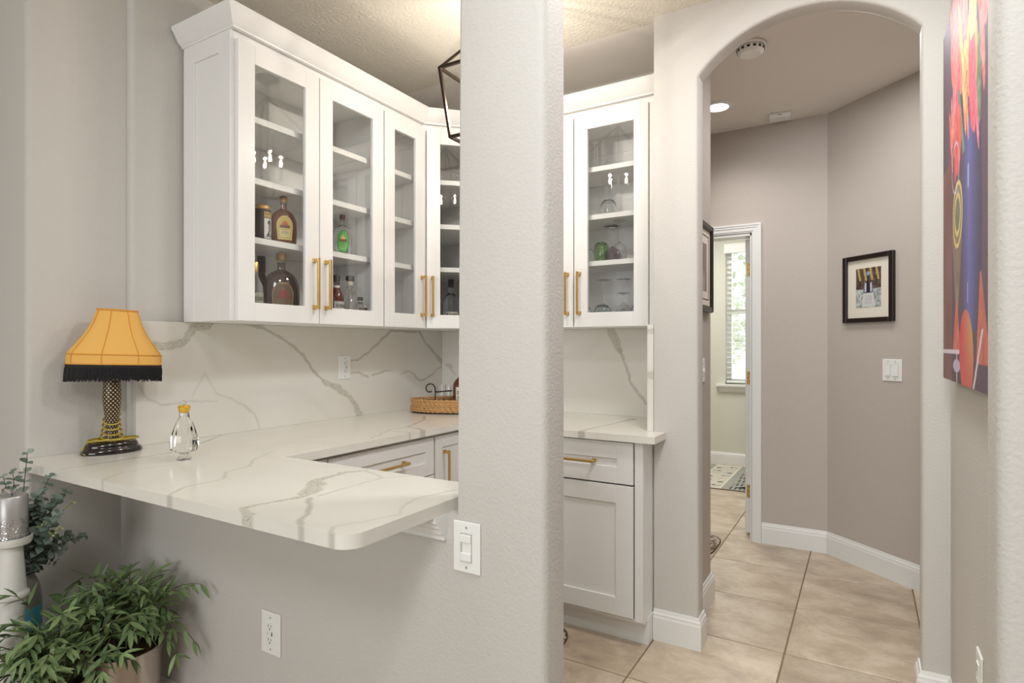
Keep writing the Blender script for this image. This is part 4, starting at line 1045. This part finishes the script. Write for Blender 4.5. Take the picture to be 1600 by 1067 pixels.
PY0, PY1, PZ0, PZ1 = 2.400, 1.560, 1.187, 2.300
def still_life(a, b):
    y = PY0+(PY1-PY0)*a; z = PZ0+(PZ1-PZ0)*b; n = len(a)
    c = np.tile(np.array((66., 44, 58)), (n, 1)); c += (vnoise(y, z*0.5, 6, 1)[:, None]-0.5)*np.array((26, 14, 24))
    def put(k, col, jit=0, f=30, s=1):
        col = np.array(col, float)[None]; c[k] = col+(((vnoise(y[k], z[k], f, s)-0.5)*jit)[:, None] if jit else 0)
    put((y > 2.18) & (z < 1.85), (110, 62, 50), 40, 5)
    # blue vase
    vw = 0.125+0.03*np.sin((z-1.3)*5.5); k = (np.abs(y-1.81) < vw) & (z > 1.33) & (z < 1.86)
    sh = np.clip(1-np.abs((y-1.85)/vw), 0, 1); c[k] = np.array((36, 34, 64))+sh[k][:, None]*np.array((40, 46, 92))
    put(k & (np.abs(y-1.86) < 0.012) & (np.abs(z-1.72) < 0.03), (150, 156, 196)); put(k & (np.abs(y-1.87) < 0.006) & (z > 1.40) & (z < 1.45), (150, 156, 196))
    # flowers
    rd = np.random.RandomState(5)
    pal = [(232, 92, 70), (238, 108, 120), (226, 70, 84), (240, 190, 96), (236, 140, 84), (242, 120, 110), (90, 120, 72)]
    for i in range(60):
        y0 = rd.uniform(1.60, 2.20); z0 = rd.uniform(1.86, 2.36); ww = rd.uniform(0.015, 0.05); hh = rd.uniform(0.06, 0.15); sl = rd.uniform(-0.4, 0.4)
        col = pal[rd.randint(len(pal))]
        put((((y-y0-sl*(z-z0))/ww)**2+((z-z0)/hh)**2) < 1, col, 60, 60, i)
    put((((y-1.80-0.1*(z-1.95))/0.055)**2+((z-1.96)/0.15)**2 < 1), (230, 76, 96), 50, 70)
    put((((y-1.79)/0.06)**2+((z-2.11)/0.08)**2 < 1) & (z > 2.04), (240, 196, 110), 40, 50)
    put((np.abs(y-(1.99+0.5*(z-1.9))) < 0.02) & (z > 1.80) & (z < 2.0), (96, 120, 86), 30)
    put((((y-2.06)/0.07)**2+((z-1.87)/0.10)**2 < 1), (222, 74, 58), 50, 40)
    # champagne flute with a lemon slice
    e = ((y-2.06)/0.10)**2+((z-1.66)/0.095)**2
    put((np.abs(y-2.07) < 0.10-0.35*(1.60-z)) & (z < 1.62) & (z > 1.36), (112, 92, 66), 30, 20)
    put(e < 1, (222, 190, 84)); put(e < 0.74, (120, 110, 74)); put(e < 0.42, (206, 186, 98)); put(e < 0.24, (88, 96, 60))
    e2 = ((y-2.10)/0.075)**2+((z-1.80)/0.07)**2; put(np.abs(e2-1) < 0.10, (196, 184, 196))
    put((np.abs(y-2.075) < 0.008) & (z > 1.12) & (z < 1.40), (208, 198, 206)); put((((y-2.08)/0.075)**2+((z-1.235)/0.018)**2 < 1), (180, 176, 196))
    # cloth, mango, petals
    put((np.abs(y-2.08) < 0.5*(1.44-z)) & (z < 1.42) & (z > 1.275), (198, 84, 56), 30)
    put((z > 1.268) & (z < 1.282) & (y > 2.0), (222, 212, 220))
    put((np.abs(y-(1.655+0.15*(z-1.3))) < 0.40*(1.48-z)) & (z < 1.46) & (z > 1.25) & (y < 1.80), (196, 84, 58), 30)
    em = ((y-1.90-0.10*(z-1.27))/0.12)**2+((z-1.27)/0.115)**2
    k = em < 1; c[k] = np.array((204, 62, 48))+np.clip((1.94-y[k])/0.12, -1, 1)[:, None]*np.array((-10, 76, 10))*np.clip((z[k]-1.17)/0.15, 0, 1)[:, None]
    put((np.abs(y-(1.78-0.9*(z-1.187))) < 0.012) & (z < 1.33) & (em > 1), (214, 206, 214))
    return c*0.74+np.array((50, 46, 50))  # glare over the canvas, mixed into the paint colours as a pale haze
t = thing('canvas_painting', 'tall unframed canvas of red flowers in a blue vase, on the right-hand wall', 'painting', (0.26, (PY0+PY1)/2, (PZ0+PZ1)/2), 0)
MB().box(-0.034, PY1-(PY0+PY1)/2, PZ0-(PZ0+PZ1)/2, -0.0005, PY0-(PY0+PY1)/2, PZ1-(PZ0+PZ1)/2).build('stretcher', 'framek', t, bevel=0.002, segs=1)
paint_grid('canvas', (-0.0348, (PY0-PY1)/2, -(PZ1-PZ0)/2), (0, -(PY0-PY1), 0), (0, 0, PZ1-PZ0), 210, 280, still_life, 'canvas', t)

# ================================================================== CEILING FITTINGS
t = thing('smoke_detector', 'round white smoke detector on the hall ceiling inside the arch', 'detector', (-0.470, 3.03, ZC), 0)
MB().lathe([(0.072,-0.004),(0.072,-0.014),(0.066,-0.016),(0.066,0.0)][::-1], 32).build('mount', 'plate', t, smooth=40)
MB().lathe([(0.062,-0.016),(0.060,-0.034),(0.048,-0.046),(0.001,-0.047)], 32, close=False).build('body', 'plate', t, smooth=40)
for k in range(14):
    a = 2*PI*k/14
    MB().box(-0.007, 0.0586, -0.032, 0.007, 0.0622, -0.022).build('vent', 'slot', t, rot=(0, 0, a))
t = thing('carbon_monoxide_alarm', 'small rectangular white alarm on the hall ceiling near the angled wall', 'detector', (-0.452, 4.03, ZC), 0.1)
MB().box(-0.062, -0.040, -0.030, 0.062, 0.040, 0.0).build('body', 'plate', t, bevel=0.006)
MB().box(-0.012, -0.042, -0.018, 0.012, -0.038, -0.010).build('grille', 'screw', t)
t = thing('recessed_light', 'lit round recessed downlight in the hall ceiling', 'light', (-0.760, 3.70, ZC), 0)
MB().lathe([(0.062,-0.001),(0.064,-0.010),(0.088,-0.006),(0.090,0.0)], 36, close=False).build('trim_ring', 'plate', t, smooth=40)
MB().lathe([(0.064,-0.004),(0.001,-0.0045)], 32, close=False).build('lens', 'lens', t)

# ================================================================== LANTERN
HX, HY = -1.290, 2.058
lan = thing('lantern_pendant', 'dark bronze open-frame lantern hanging over the nook, half behind the pillar', 'chandelier', (HX, HY, ZC), 0)
MB().lathe([(0.060,0.0),(0.060,-0.012),(0.045,-0.022),(0.008,-0.026)][::-1], 24).build('canopy', 'bronze', lan, smooth=40)
mb = MB(); z = -0.026; k = 0
while z > -0.105:
    n = 10; ax = k % 2
    mb.tube([((0.009*math.cos(2*PI*i/n))*(ax == 0), (0.009*math.cos(2*PI*i/n))*(ax == 1), z-0.012+0.013*math.sin(2*PI*i/n)) for i in range(n)], 0.0022, 5, closed=True); z -= 0.019; k += 1
mb.build('chain', 'bronze', lan, smooth=60)
MB().lathe([(0.012,-0.105),(0.016,-0.112),(0.014,-0.130),(0.006,-0.135)][::-1], 12).build('hub', 'bronze', lan, smooth=40)
at_, ab_, zt_, zb_ = 0.175, 0.144, 2.410-ZC, 2.136-ZC
cr4 = ((-1,-1),(1,-1),(1,1),(-1,1)); rb = 0.0055
for i in range(4):
    p, q = cr4[i], cr4[(i+1) % 4]
    MB().bar((p[0]*at_, p[1]*at_, zt_), (q[0]*at_, q[1]*at_, zt_), rb).build('frame_bar', 'bronze', lan)
    MB().bar((p[0]*ab_, p[1]*ab_, zb_), (q[0]*ab_, q[1]*ab_, zb_), rb).build('frame_bar', 'bronze', lan)
    MB().bar((p[0]*at_, p[1]*at_, zt_+0.004), (p[0]*ab_, p[1]*ab_, zb_-0.004), rb).build('frame_bar', 'bronze', lan)
    MB().bar((p[0]*at_, p[1]*at_, zt_), (p[0]*0.012, p[1]*0.012, -0.122), rb*0.9).build('frame_bar', 'bronze', lan)
MB().tube([(0, 0, -0.13), (0, 0, -0.545)], 0.006, 8).build('centre_rod', 'bronze', lan, smooth=60)
MB().lathe(smooth_prof([(0.004,-0.56),(0.016,-0.548),(0.018,-0.535),(0.006,-0.522)], 3), 14).build('finial', 'bronze', lan, smooth=60)
bulb_prof = smooth_prof([(0.005,0.0),(0.0085,0.012),(0.0088,0.020),(0.0055,0.036),(0.001,0.048)], 4)
for i, (dx, dy) in enumerate(((-0.062,-0.03),(0.03,-0.062),(0.062,0.03),(-0.03,0.062))):
    z0 = 2.235-ZC
    MB().tube([(0,0,-0.535),(dx*0.5,dy*0.5,-0.555),(dx,dy,z0-0.035)], 0.004, 6).build('arm', 'bronze', lan, smooth=60)
    MB().lathe([(0.016,z0-0.036),(0.017,z0-0.030),(0.0085,z0-0.028),(0.0085,z0+0.034)], 14, (dx,dy,0)).build('candle_sleeve', 'bronze', lan, smooth=40)
    MB().lathe(bulb_prof, 14, (dx,dy,z0+0.034)).build('bulb', 'bulbwhite', lan, smooth=60)
    lamp('candle_bulb_light', 'POINT', (HX+dx*1.0, HY+dy*1.0, 2.325), 3.6, WARM, shadow_soft_size=0.007)

# ================================================================== RUGS
def rug_thing(label, loc, w_, l_, func, nu, nv, rz=0, shape=None, name='rug'):
    t = thing(name, label, 'rug', loc, rz)
    if shape: poly = shape
    else: poly = [(-w_/2,-l_/2),(w_/2,-l_/2),(w_/2,l_/2),(-w_/2,l_/2)]
    MB().prism(poly, 0.0, 0.006).build('backing', 'soil', t)
    if shape:
        def warp(a, b):
            # disc mapping into the oval outline
            th = a*2*PI; r = b; return np.stack([r*w_/2*0.99*sq(np.cos(th)), r*l_/2*0.99*sq(np.sin(th)), np.full_like(a, 0.0066)], 1)
        paint_grid('pile', None, None, None, nu, nv, lambda a, b: func(0.5+0.5*b*sq(np.cos(2*PI*a)), 0.5+0.5*b*sq(np.sin(2*PI*a)), b), 'rug', t, warp)
    else:
        paint_grid('pile', (-w_/2+0.004, -l_/2+0.004, 0.0066), (w_-0.008, 0, 0), (0, l_-0.008, 0), nu, nv, func, 'rug', t)
    return t
sq = lambda v: np.sign(v)*np.abs(v)**0.45
RW_, RL_ = 0.86, 1.12
def kitchen_mat(a, b):
    x = a*RW_; y = b*RL_; n = len(a); c = np.tile(np.array((168., 168, 158)), (n, 1))
    k = (x > 0.30) & (x < 0.56); c[k] = (226, 220, 206)
    px_ = 0.075
    for j in range(14):
        yc = 0.05+j*px_; m_ = k & (np.abs(y-yc) < 0.036); u = (x-0.315)/0.23; v = (y-yc); fl = u if j % 2 else 1-u
        m_ &= (u > 0.02) & (u < 0.98)
        kind = j % 3
        c[m_ & (np.abs(v) < 0.006) & (fl < 0.66)] = (92, 84, 78)
        if kind == 0: c[m_ & ((((fl-0.82)/0.15)**2+(v/0.020)**2) < 1)] = (54, 50, 50)
        elif kind == 1:
            c[m_ & (fl > 0.62) & (fl < 0.74) & (np.abs(v) < 0.020)] = (88, 80, 74)
            c[m_ & (fl >= 0.72) & (np.abs(np.abs(v)-0.010) < 0.0045)] = (88, 80, 74); c[m_ & (fl >= 0.72) & (np.abs(v) < 0.003)] = (88, 80, 74)
        else: c[m_ & (fl > 0.55) & (v > -0.006) & (v < 0.016*(1-(fl-0.55)*1.2))] = (110, 102, 96)
    # grey-green side panel with dark block marks
    q = (x > 0.62) & (x < 0.80); s = np.floor(y/0.16); f = (y/0.16)-s
    c[q & (f > 0.15) & (f < 0.85) & (np.abs(((x-0.63)/0.17)-0.5) < 0.5) & (np.sin(x*160+s*2) > 0.1)] = (98, 94, 104)
    c[(x > 0.66) & (x < 0.80) & (y > 0.10) & (y < 0.10+(x-0.66)*1.0)] = (26, 24, 26)
    return c
rug_thing('kitchen mat printed with rows of cutlery, on the far-room floor beyond the doorway', (-1.24, 6.08, 0), RW_, RL_, kitchen_mat, 150, 190)
def paisley(a, b, r):
    v = np.sin(a*46+3*np.sin(b*31))*np.sin(b*52+3*np.sin(a*27)); n = len(a)
    c = np.where((v > 0.15)[:, None], np.array((196., 184, 168))[None], np.array((120., 106, 92))[None]); c = np.where((np.abs(v) < 0.10)[:, None], np.array((60., 50, 44))[None], c)
    c[r > 0.985] = (84, 70, 56); return c
ov = lambda w_, l_: [(w_/2*float(sq(math.cos(2*PI*k/64))), l_/2*float(sq(math.sin(2*PI*k/64)))) for k in range(64)]
rug_thing('rounded patterned mat on the hall floor, a sliver showing past the arch', (-1.20, 3.92, 0), 0.79, 0.48, paisley, 220, 60, 0, ov(0.79, 0.48))
rug_thing('rounded patterned mat in the nook, a sliver showing beside the pillar', (-1.41, 2.16, 0), 0.60, 0.58, paisley, 220, 60, 0, ov(0.60, 0.58))
# ================================================================== PLANTS AND CANDLE STAND AT THE LOWER LEFT
def leaf_mesh(name, m, L, W_, curl=0.15, n=4, round_=False):
    vs = []; fs = []
    for i in range(n+1):
        t_ = i/n
        wd = W_*(math.sin(PI*min(1, t_*0.92+0.06))**(0.55 if round_ else 0.9))*(1 if round_ else (1-0.25*t_))
        if i == n: wd = 0.0006 if not round_ else wd*0.6
        z = -curl*L*t_*t_
        vs += [(-wd/2, L*t_, z+wd*0.16), (0, L*t_, z), (wd/2, L*t_, z+wd*0.16)]
    for i in range(n):
        a = i*3
        fs += [(a, a+1, a+4, a+3), (a+1, a+2, a+5, a+4)]
    me = bpy.data.meshes.new(name); me.from_pydata(vs, [], fs); me.materials.append(M[m])
    me.polygons.foreach_set('use_smooth', [True]*len(me.polygons)); me.update()
    return me
def orient(p, d, nrm):
    d = Vector(d).normalized(); x = d.cross(Vector(nrm))
    if x.length < 1e-4: x = d.orthogonal()
    x.normalize(); z = x.cross(d)
    return Matrix(((x.x, d.x, z.x, p[0]), (x.y, d.y, z.y, p[1]), (x.z, d.z, z.z, p[2]), (0, 0, 0, 1)))
def leaves(root, items, limit=290, stuff_mat='leaf'):
    # items: (mesh, matrix) in the root's frame; the first `limit` are parts, the rest one stuff part
    for me, mx in items[:limit]:
        o = link('leaf', me, root); o.matrix_basis = mx
    rest = items[limit:]
    if rest:
        mb = MB()
        for me, mx in rest: mb.add([mx @ v.co for v in me.vertices], [tuple(p.vertices) for p in me.polygons])
        o = mb.build('foliage', stuff_mat, root, smooth=80); o['kind'] = 'stuff'
LEAVES = [leaf_mesh('leaf', 'leaf', L, W_, c) for L, W_, c in ((0.060,0.0155,0.10),(0.052,0.0140,0.25),(0.068,0.0165,0.02),(0.046,0.0135,0.3))]
def pot_plant(label, loc, r, h, seed, reach, rise, keep, nst=34):
    rd = random.Random(seed)
    t = thing('potted_plant', label, 'plant', loc, 0, 'leafy plants in silver pots')
    MB().lathe([(r*0.80,0.0),(r*0.84,0.004),(r*0.97,h*0.7),(r,h-0.006),(r*1.005,h),(r*0.955,h),(r*0.93,h-0.02),(r*0.90,h*0.75)], 40, close=False).build('pot', 'silverpot', t, smooth=40)
    MB().lathe([(r*0.80,0.001),(0.001,0.001)], 40, close=False).build('pot_base', 'silverpot', t)
    MB().lathe([(r*0.93,h-0.035),(r*0.5,h-0.022),(0.001,h-0.018)], 32, close=False).build('soil', 'soil', t, smooth=60)
    items = []; stems = MB()
    for k in range(nst):
        for _try in range(14):
            a = rd.uniform(0, 2*PI); R = reach*rd.uniform(0.25, 1.0)**0.8; H = rise*rd.uniform(0.55, 1.0)*(1-0.35*(R/reach)); dr = rd.uniform(0.05, 0.9)*(R/reach)
            p0 = Vector((math.cos(a)*r*0.4*rd.random(), math.sin(a)*r*0.4*rd.random(), h-0.03))
            p1 = p0+Vector((math.cos(a)*R*0.35, math.sin(a)*R*0.35, H*0.95)); p2 = p0+Vector((math.cos(a)*R, math.sin(a)*R, H*(1-1.15*dr)))
            tip = p0*0.25+p1*0.5+p2*0.25
            if all(keep((p+Vector(loc))) for p in (p2, tip, p1*0.25+p2*0.75)): break
        else: continue
        n = 9; pts = []
        for i in range(n+1):
            s = i/n; pts.append(p0*(1-s)**2+p1*2*s*(1-s)+p2*s*s)
        stems.tube(pts, [0.0022*(1-0.6*i/n) for i in range(n+1)], 5, cap=False)
        for i in range(2, n+1):
            d = (pts[i]-pts[i-1]).normalized()
            for s in ((1, -1) if i < n else (1, -1, 0)):
                side = d.cross(Vector((0,0,1)))
                if side.length < 0.05: side = Vector((1,0,0))
                side.normalize()
                side = Matrix.Rotation(rd.uniform(-0.9, 0.9), 3, d) @ side
                ld = d*(0.75 if s else 1)+side*(s*rd.uniform(0.55, 0.95))+Vector((0,0,rd.uniform(-0.35,0.15)))
                q = pts[i]*0.98+pts[i-1]*0.02
                end = q+ld.normalized()*0.07+Vector(loc)
                if not keep(end): continue
                items.append((rd.choice(LEAVES), orient(q, ld, Vector((rd.uniform(-.5,.5), rd.uniform(-.5,.5), 1)))))
    stems.build('stems', 'stem', t, smooth=60)
    # nearest leaves first become the parts
    items.sort(key=lambda it: (it[1].translation+Vector(loc)-Vector((0,0,1.29))).length)
    leaves(t, items)
    return t
def keep1(p): return p.y < 1.125 and p.x > -2.385 and p.z > 0.02 and p.z < 0.85 and p.x < -1.72
def keep2(p): return keep1(p) and (p.y > 0.86 or p.x > -2.39) and math.hypot(p.x+2.175, p.y-0.739) > 0.06 and p.z < 0.63
pot_plant('leafy green plant spilling over the right-hand silver pot, nearest the outlet', (-2.050, 0.995, 0.0), 0.102, 0.320, 11, 0.245, 0.42, keep1, 40)
pot_plant('leafy green plant in the left-hand silver pot, drooping over the candle stand', (-2.040, 0.800, 0.0), 0.074, 0.300, 23, 0.25, 0.37, keep2, 44)

# candle stand and candle
CS = (-2.175, 0.739)
t = thing('candle_stand', 'white turned candle stand at the left edge of the photo', 'candle holder', (CS[0], CS[1], 0.0), 0)
cp = [(0.075,0.0),(0.078,0.012),(0.070,0.030),(0.052,0.050),(0.056,0.075),(0.050,0.10),(0.036,0.13),(0.046,0.19),(0.049,0.25),(0.040,0.30),(0.034,0.33),(0.040,0.345),(0.032,0.36),(0.028,0.43),(0.033,0.475),(0.040,0.482),(0.040,0.490),(0.033,0.497),(0.026,0.60),(0.025,0.612)]
cp = [(r*(0.84 if z < 0.06 else 1.08), z*0.695/0.612) for r, z in cp]
CZ = 0.083
MB().lathe(cp, 32).build('turned_post', 'ceramic', t, smooth=35)
MB().lathe([(r, z+CZ) for r, z in [(0.024,0.611),(0.030,0.612),(0.047,0.620),(0.0510,0.632),(0.0510,0.641),(0.046,0.642),(0.043,0.634),(0.001,0.632)]], 36, close=False).build('cup', 'ceramic', t, smooth=40)
t = thing('pillar_candle', 'silver glittered pillar candle on the white stand', 'candle', (CS[0], CS[1], 0.633+CZ), 0)
MB().lathe([(0.039,0.0),(0.0400,0.003),(0.0400,0.128),(0.037,0.132),(0.020,0.129),(0.001,0.128)], 36, close=False).build('wax', 'candle', t, smooth=50)
rd = random.Random(3); mb = MB()
for k in range(1500):
    a = rd.uniform(0, 2*PI); z = 0.002+0.065*rd.random()**1.6; r = 0.0406; s = rd.uniform(0.0006, 0.0013)
    c = Vector((r*math.cos(a), r*math.sin(a), z)); e = Vector((-math.sin(a), math.cos(a), rd.uniform(-.6,.6)))*s; f = Vector((math.cos(a)*rd.uniform(-.5,.5), 0, 1))*s
    mb.add([c-e-f, c+e-f, c+e+f, c-e+f], [(0,1,2,3)])
g = mb.build('glitter', mat('silver_glitter', C3(235, 235, 235), 0.2, 1.0), t); g['kind'] = 'stuff'
mb = MB(); mb.tube([(0.001,0,0.127),(0.003,0.001,0.140)], 0.001, 5); mb.build('wick', 'slot', t)
# clear film bow left on top of the candle
mb = MB()
for k in range(9):
    a = k*2.4; r = 0.020
    mb.add([(0,0,0.132),(r*math.cos(a),r*math.sin(a),0.140),(r*1.3*math.cos(a+.5),r*1.3*math.sin(a+.5),0.154),(0.4*r*math.cos(a+.9),0.4*r*math.sin(a+.9),0.150)], [(0,1,2),(0,2,3)])
mb.build('clear_wrap', 'crystal', t)

# teal vase with eucalyptus behind the stand
VX, VY = -2.300, 0.800
vs_ = thing('vase', 'grey-necked teal vase behind the candle stand', 'vase', (VX, VY, 0.0), 0)
MB().lathe(smooth_prof([(0.042,0.0),(0.048,0.006),(0.052,0.15),(0.058,0.32),(0.060,0.42),(0.058,0.47)], 4), 32, close=False).build('body', 'teal', vs_, smooth=50)
MB().lathe(smooth_prof([(0.0585,0.468),(0.054,0.52),(0.036,0.57),(0.030,0.60),(0.033,0.62)], 4), 32, close=False).build('neck', 'greyglaze', vs_, smooth=50)
eu = thing('eucalyptus_branches', 'bunch of grey-green eucalyptus branches standing in the teal vase', 'branches', (VX, VY, 0.0), 0)
EL = [leaf_mesh('leaf', 'euca', L, W_, c, 3, True) for L, W_, c in ((0.034,0.033,0.15),(0.029,0.028,0.25),(0.038,0.035,0.05))]
EY = [leaf_mesh('leaf', 'eucay', 0.018, 0.009, 0.1, 3, True)]
tips = [(-2.170,0.776,0.967,0), (-2.112,0.811,0.897,0), (-2.092,0.846,0.846,0), (-2.029,0.837,0.825,1), (-2.042,0.806,0.800,0), (-2.159,0.923,0.677,0), (-2.266,0.882,0.587,0), (-2.139,0.865,0.652,0), (-2.234,0.739,0.895,0), (-2.253,0.692,0.911,0), (-2.061,0.819,0.747,1), (-2.110,0.801,0.769,1), (-2.163,0.804,0.715,0), (-2.233,0.762,0.905,0), (-2.127,0.791,0.853,0), (-2.096,0.821,0.835,0), (-2.212,0.844,0.665,0), (-2.175,0.797,0.783,0), (-2.152,0.881,0.696,0), (-2.141,0.806,0.806,0)]
rd = random.Random(41); items = []; stems = MB(); nst = 0
for (tx, ty, tz, yl) in tips:
    p0 = Vector((rd.uniform(-.012,.012), rd.uniform(-.012,.012), 0.50)); p2 = Vector((tx-VX, ty-VY, tz)); p1 = Vector((p2.x*0.25, p2.y*0.25, max(0.66, 0.58+0.5*(tz-0.58))))
    n = 13; pts = [p0*(1-s)**2+p1*2*s*(1-s)+p2*s*s for s in np.linspace(0, 1, n+1)]
    stems.tube(pts, [0.0022*(1-0.6*i/n) for i in range(n+1)], 5, cap=False)
    for i in range(3, n+1):
        d = (pts[i]-pts[i-1]).normalized(); roll = i*1.57+rd.uniform(-.4,.4)
        for s in (0, PI):
            side = Matrix.Rotation(roll+s, 3, d) @ d.orthogonal().normalized()
            ld = side+d*0.35
            pool = EY if (yl and i > n-3) else EL
            k = 1.0-0.45*(i/n)**2
            items.append((rd.choice(pool), orient(pts[i], ld, d+Vector((rd.uniform(-.3,.3), rd.uniform(-.3,.3), 0.1))) @ Matrix.Scale(k, 4)))
stems.build('stems', 'stem', eu, smooth=60)
items = [it for it in items if not (it[1].translation.x+VX < -2.375)]
leaves(eu, items, 295, 'euca')
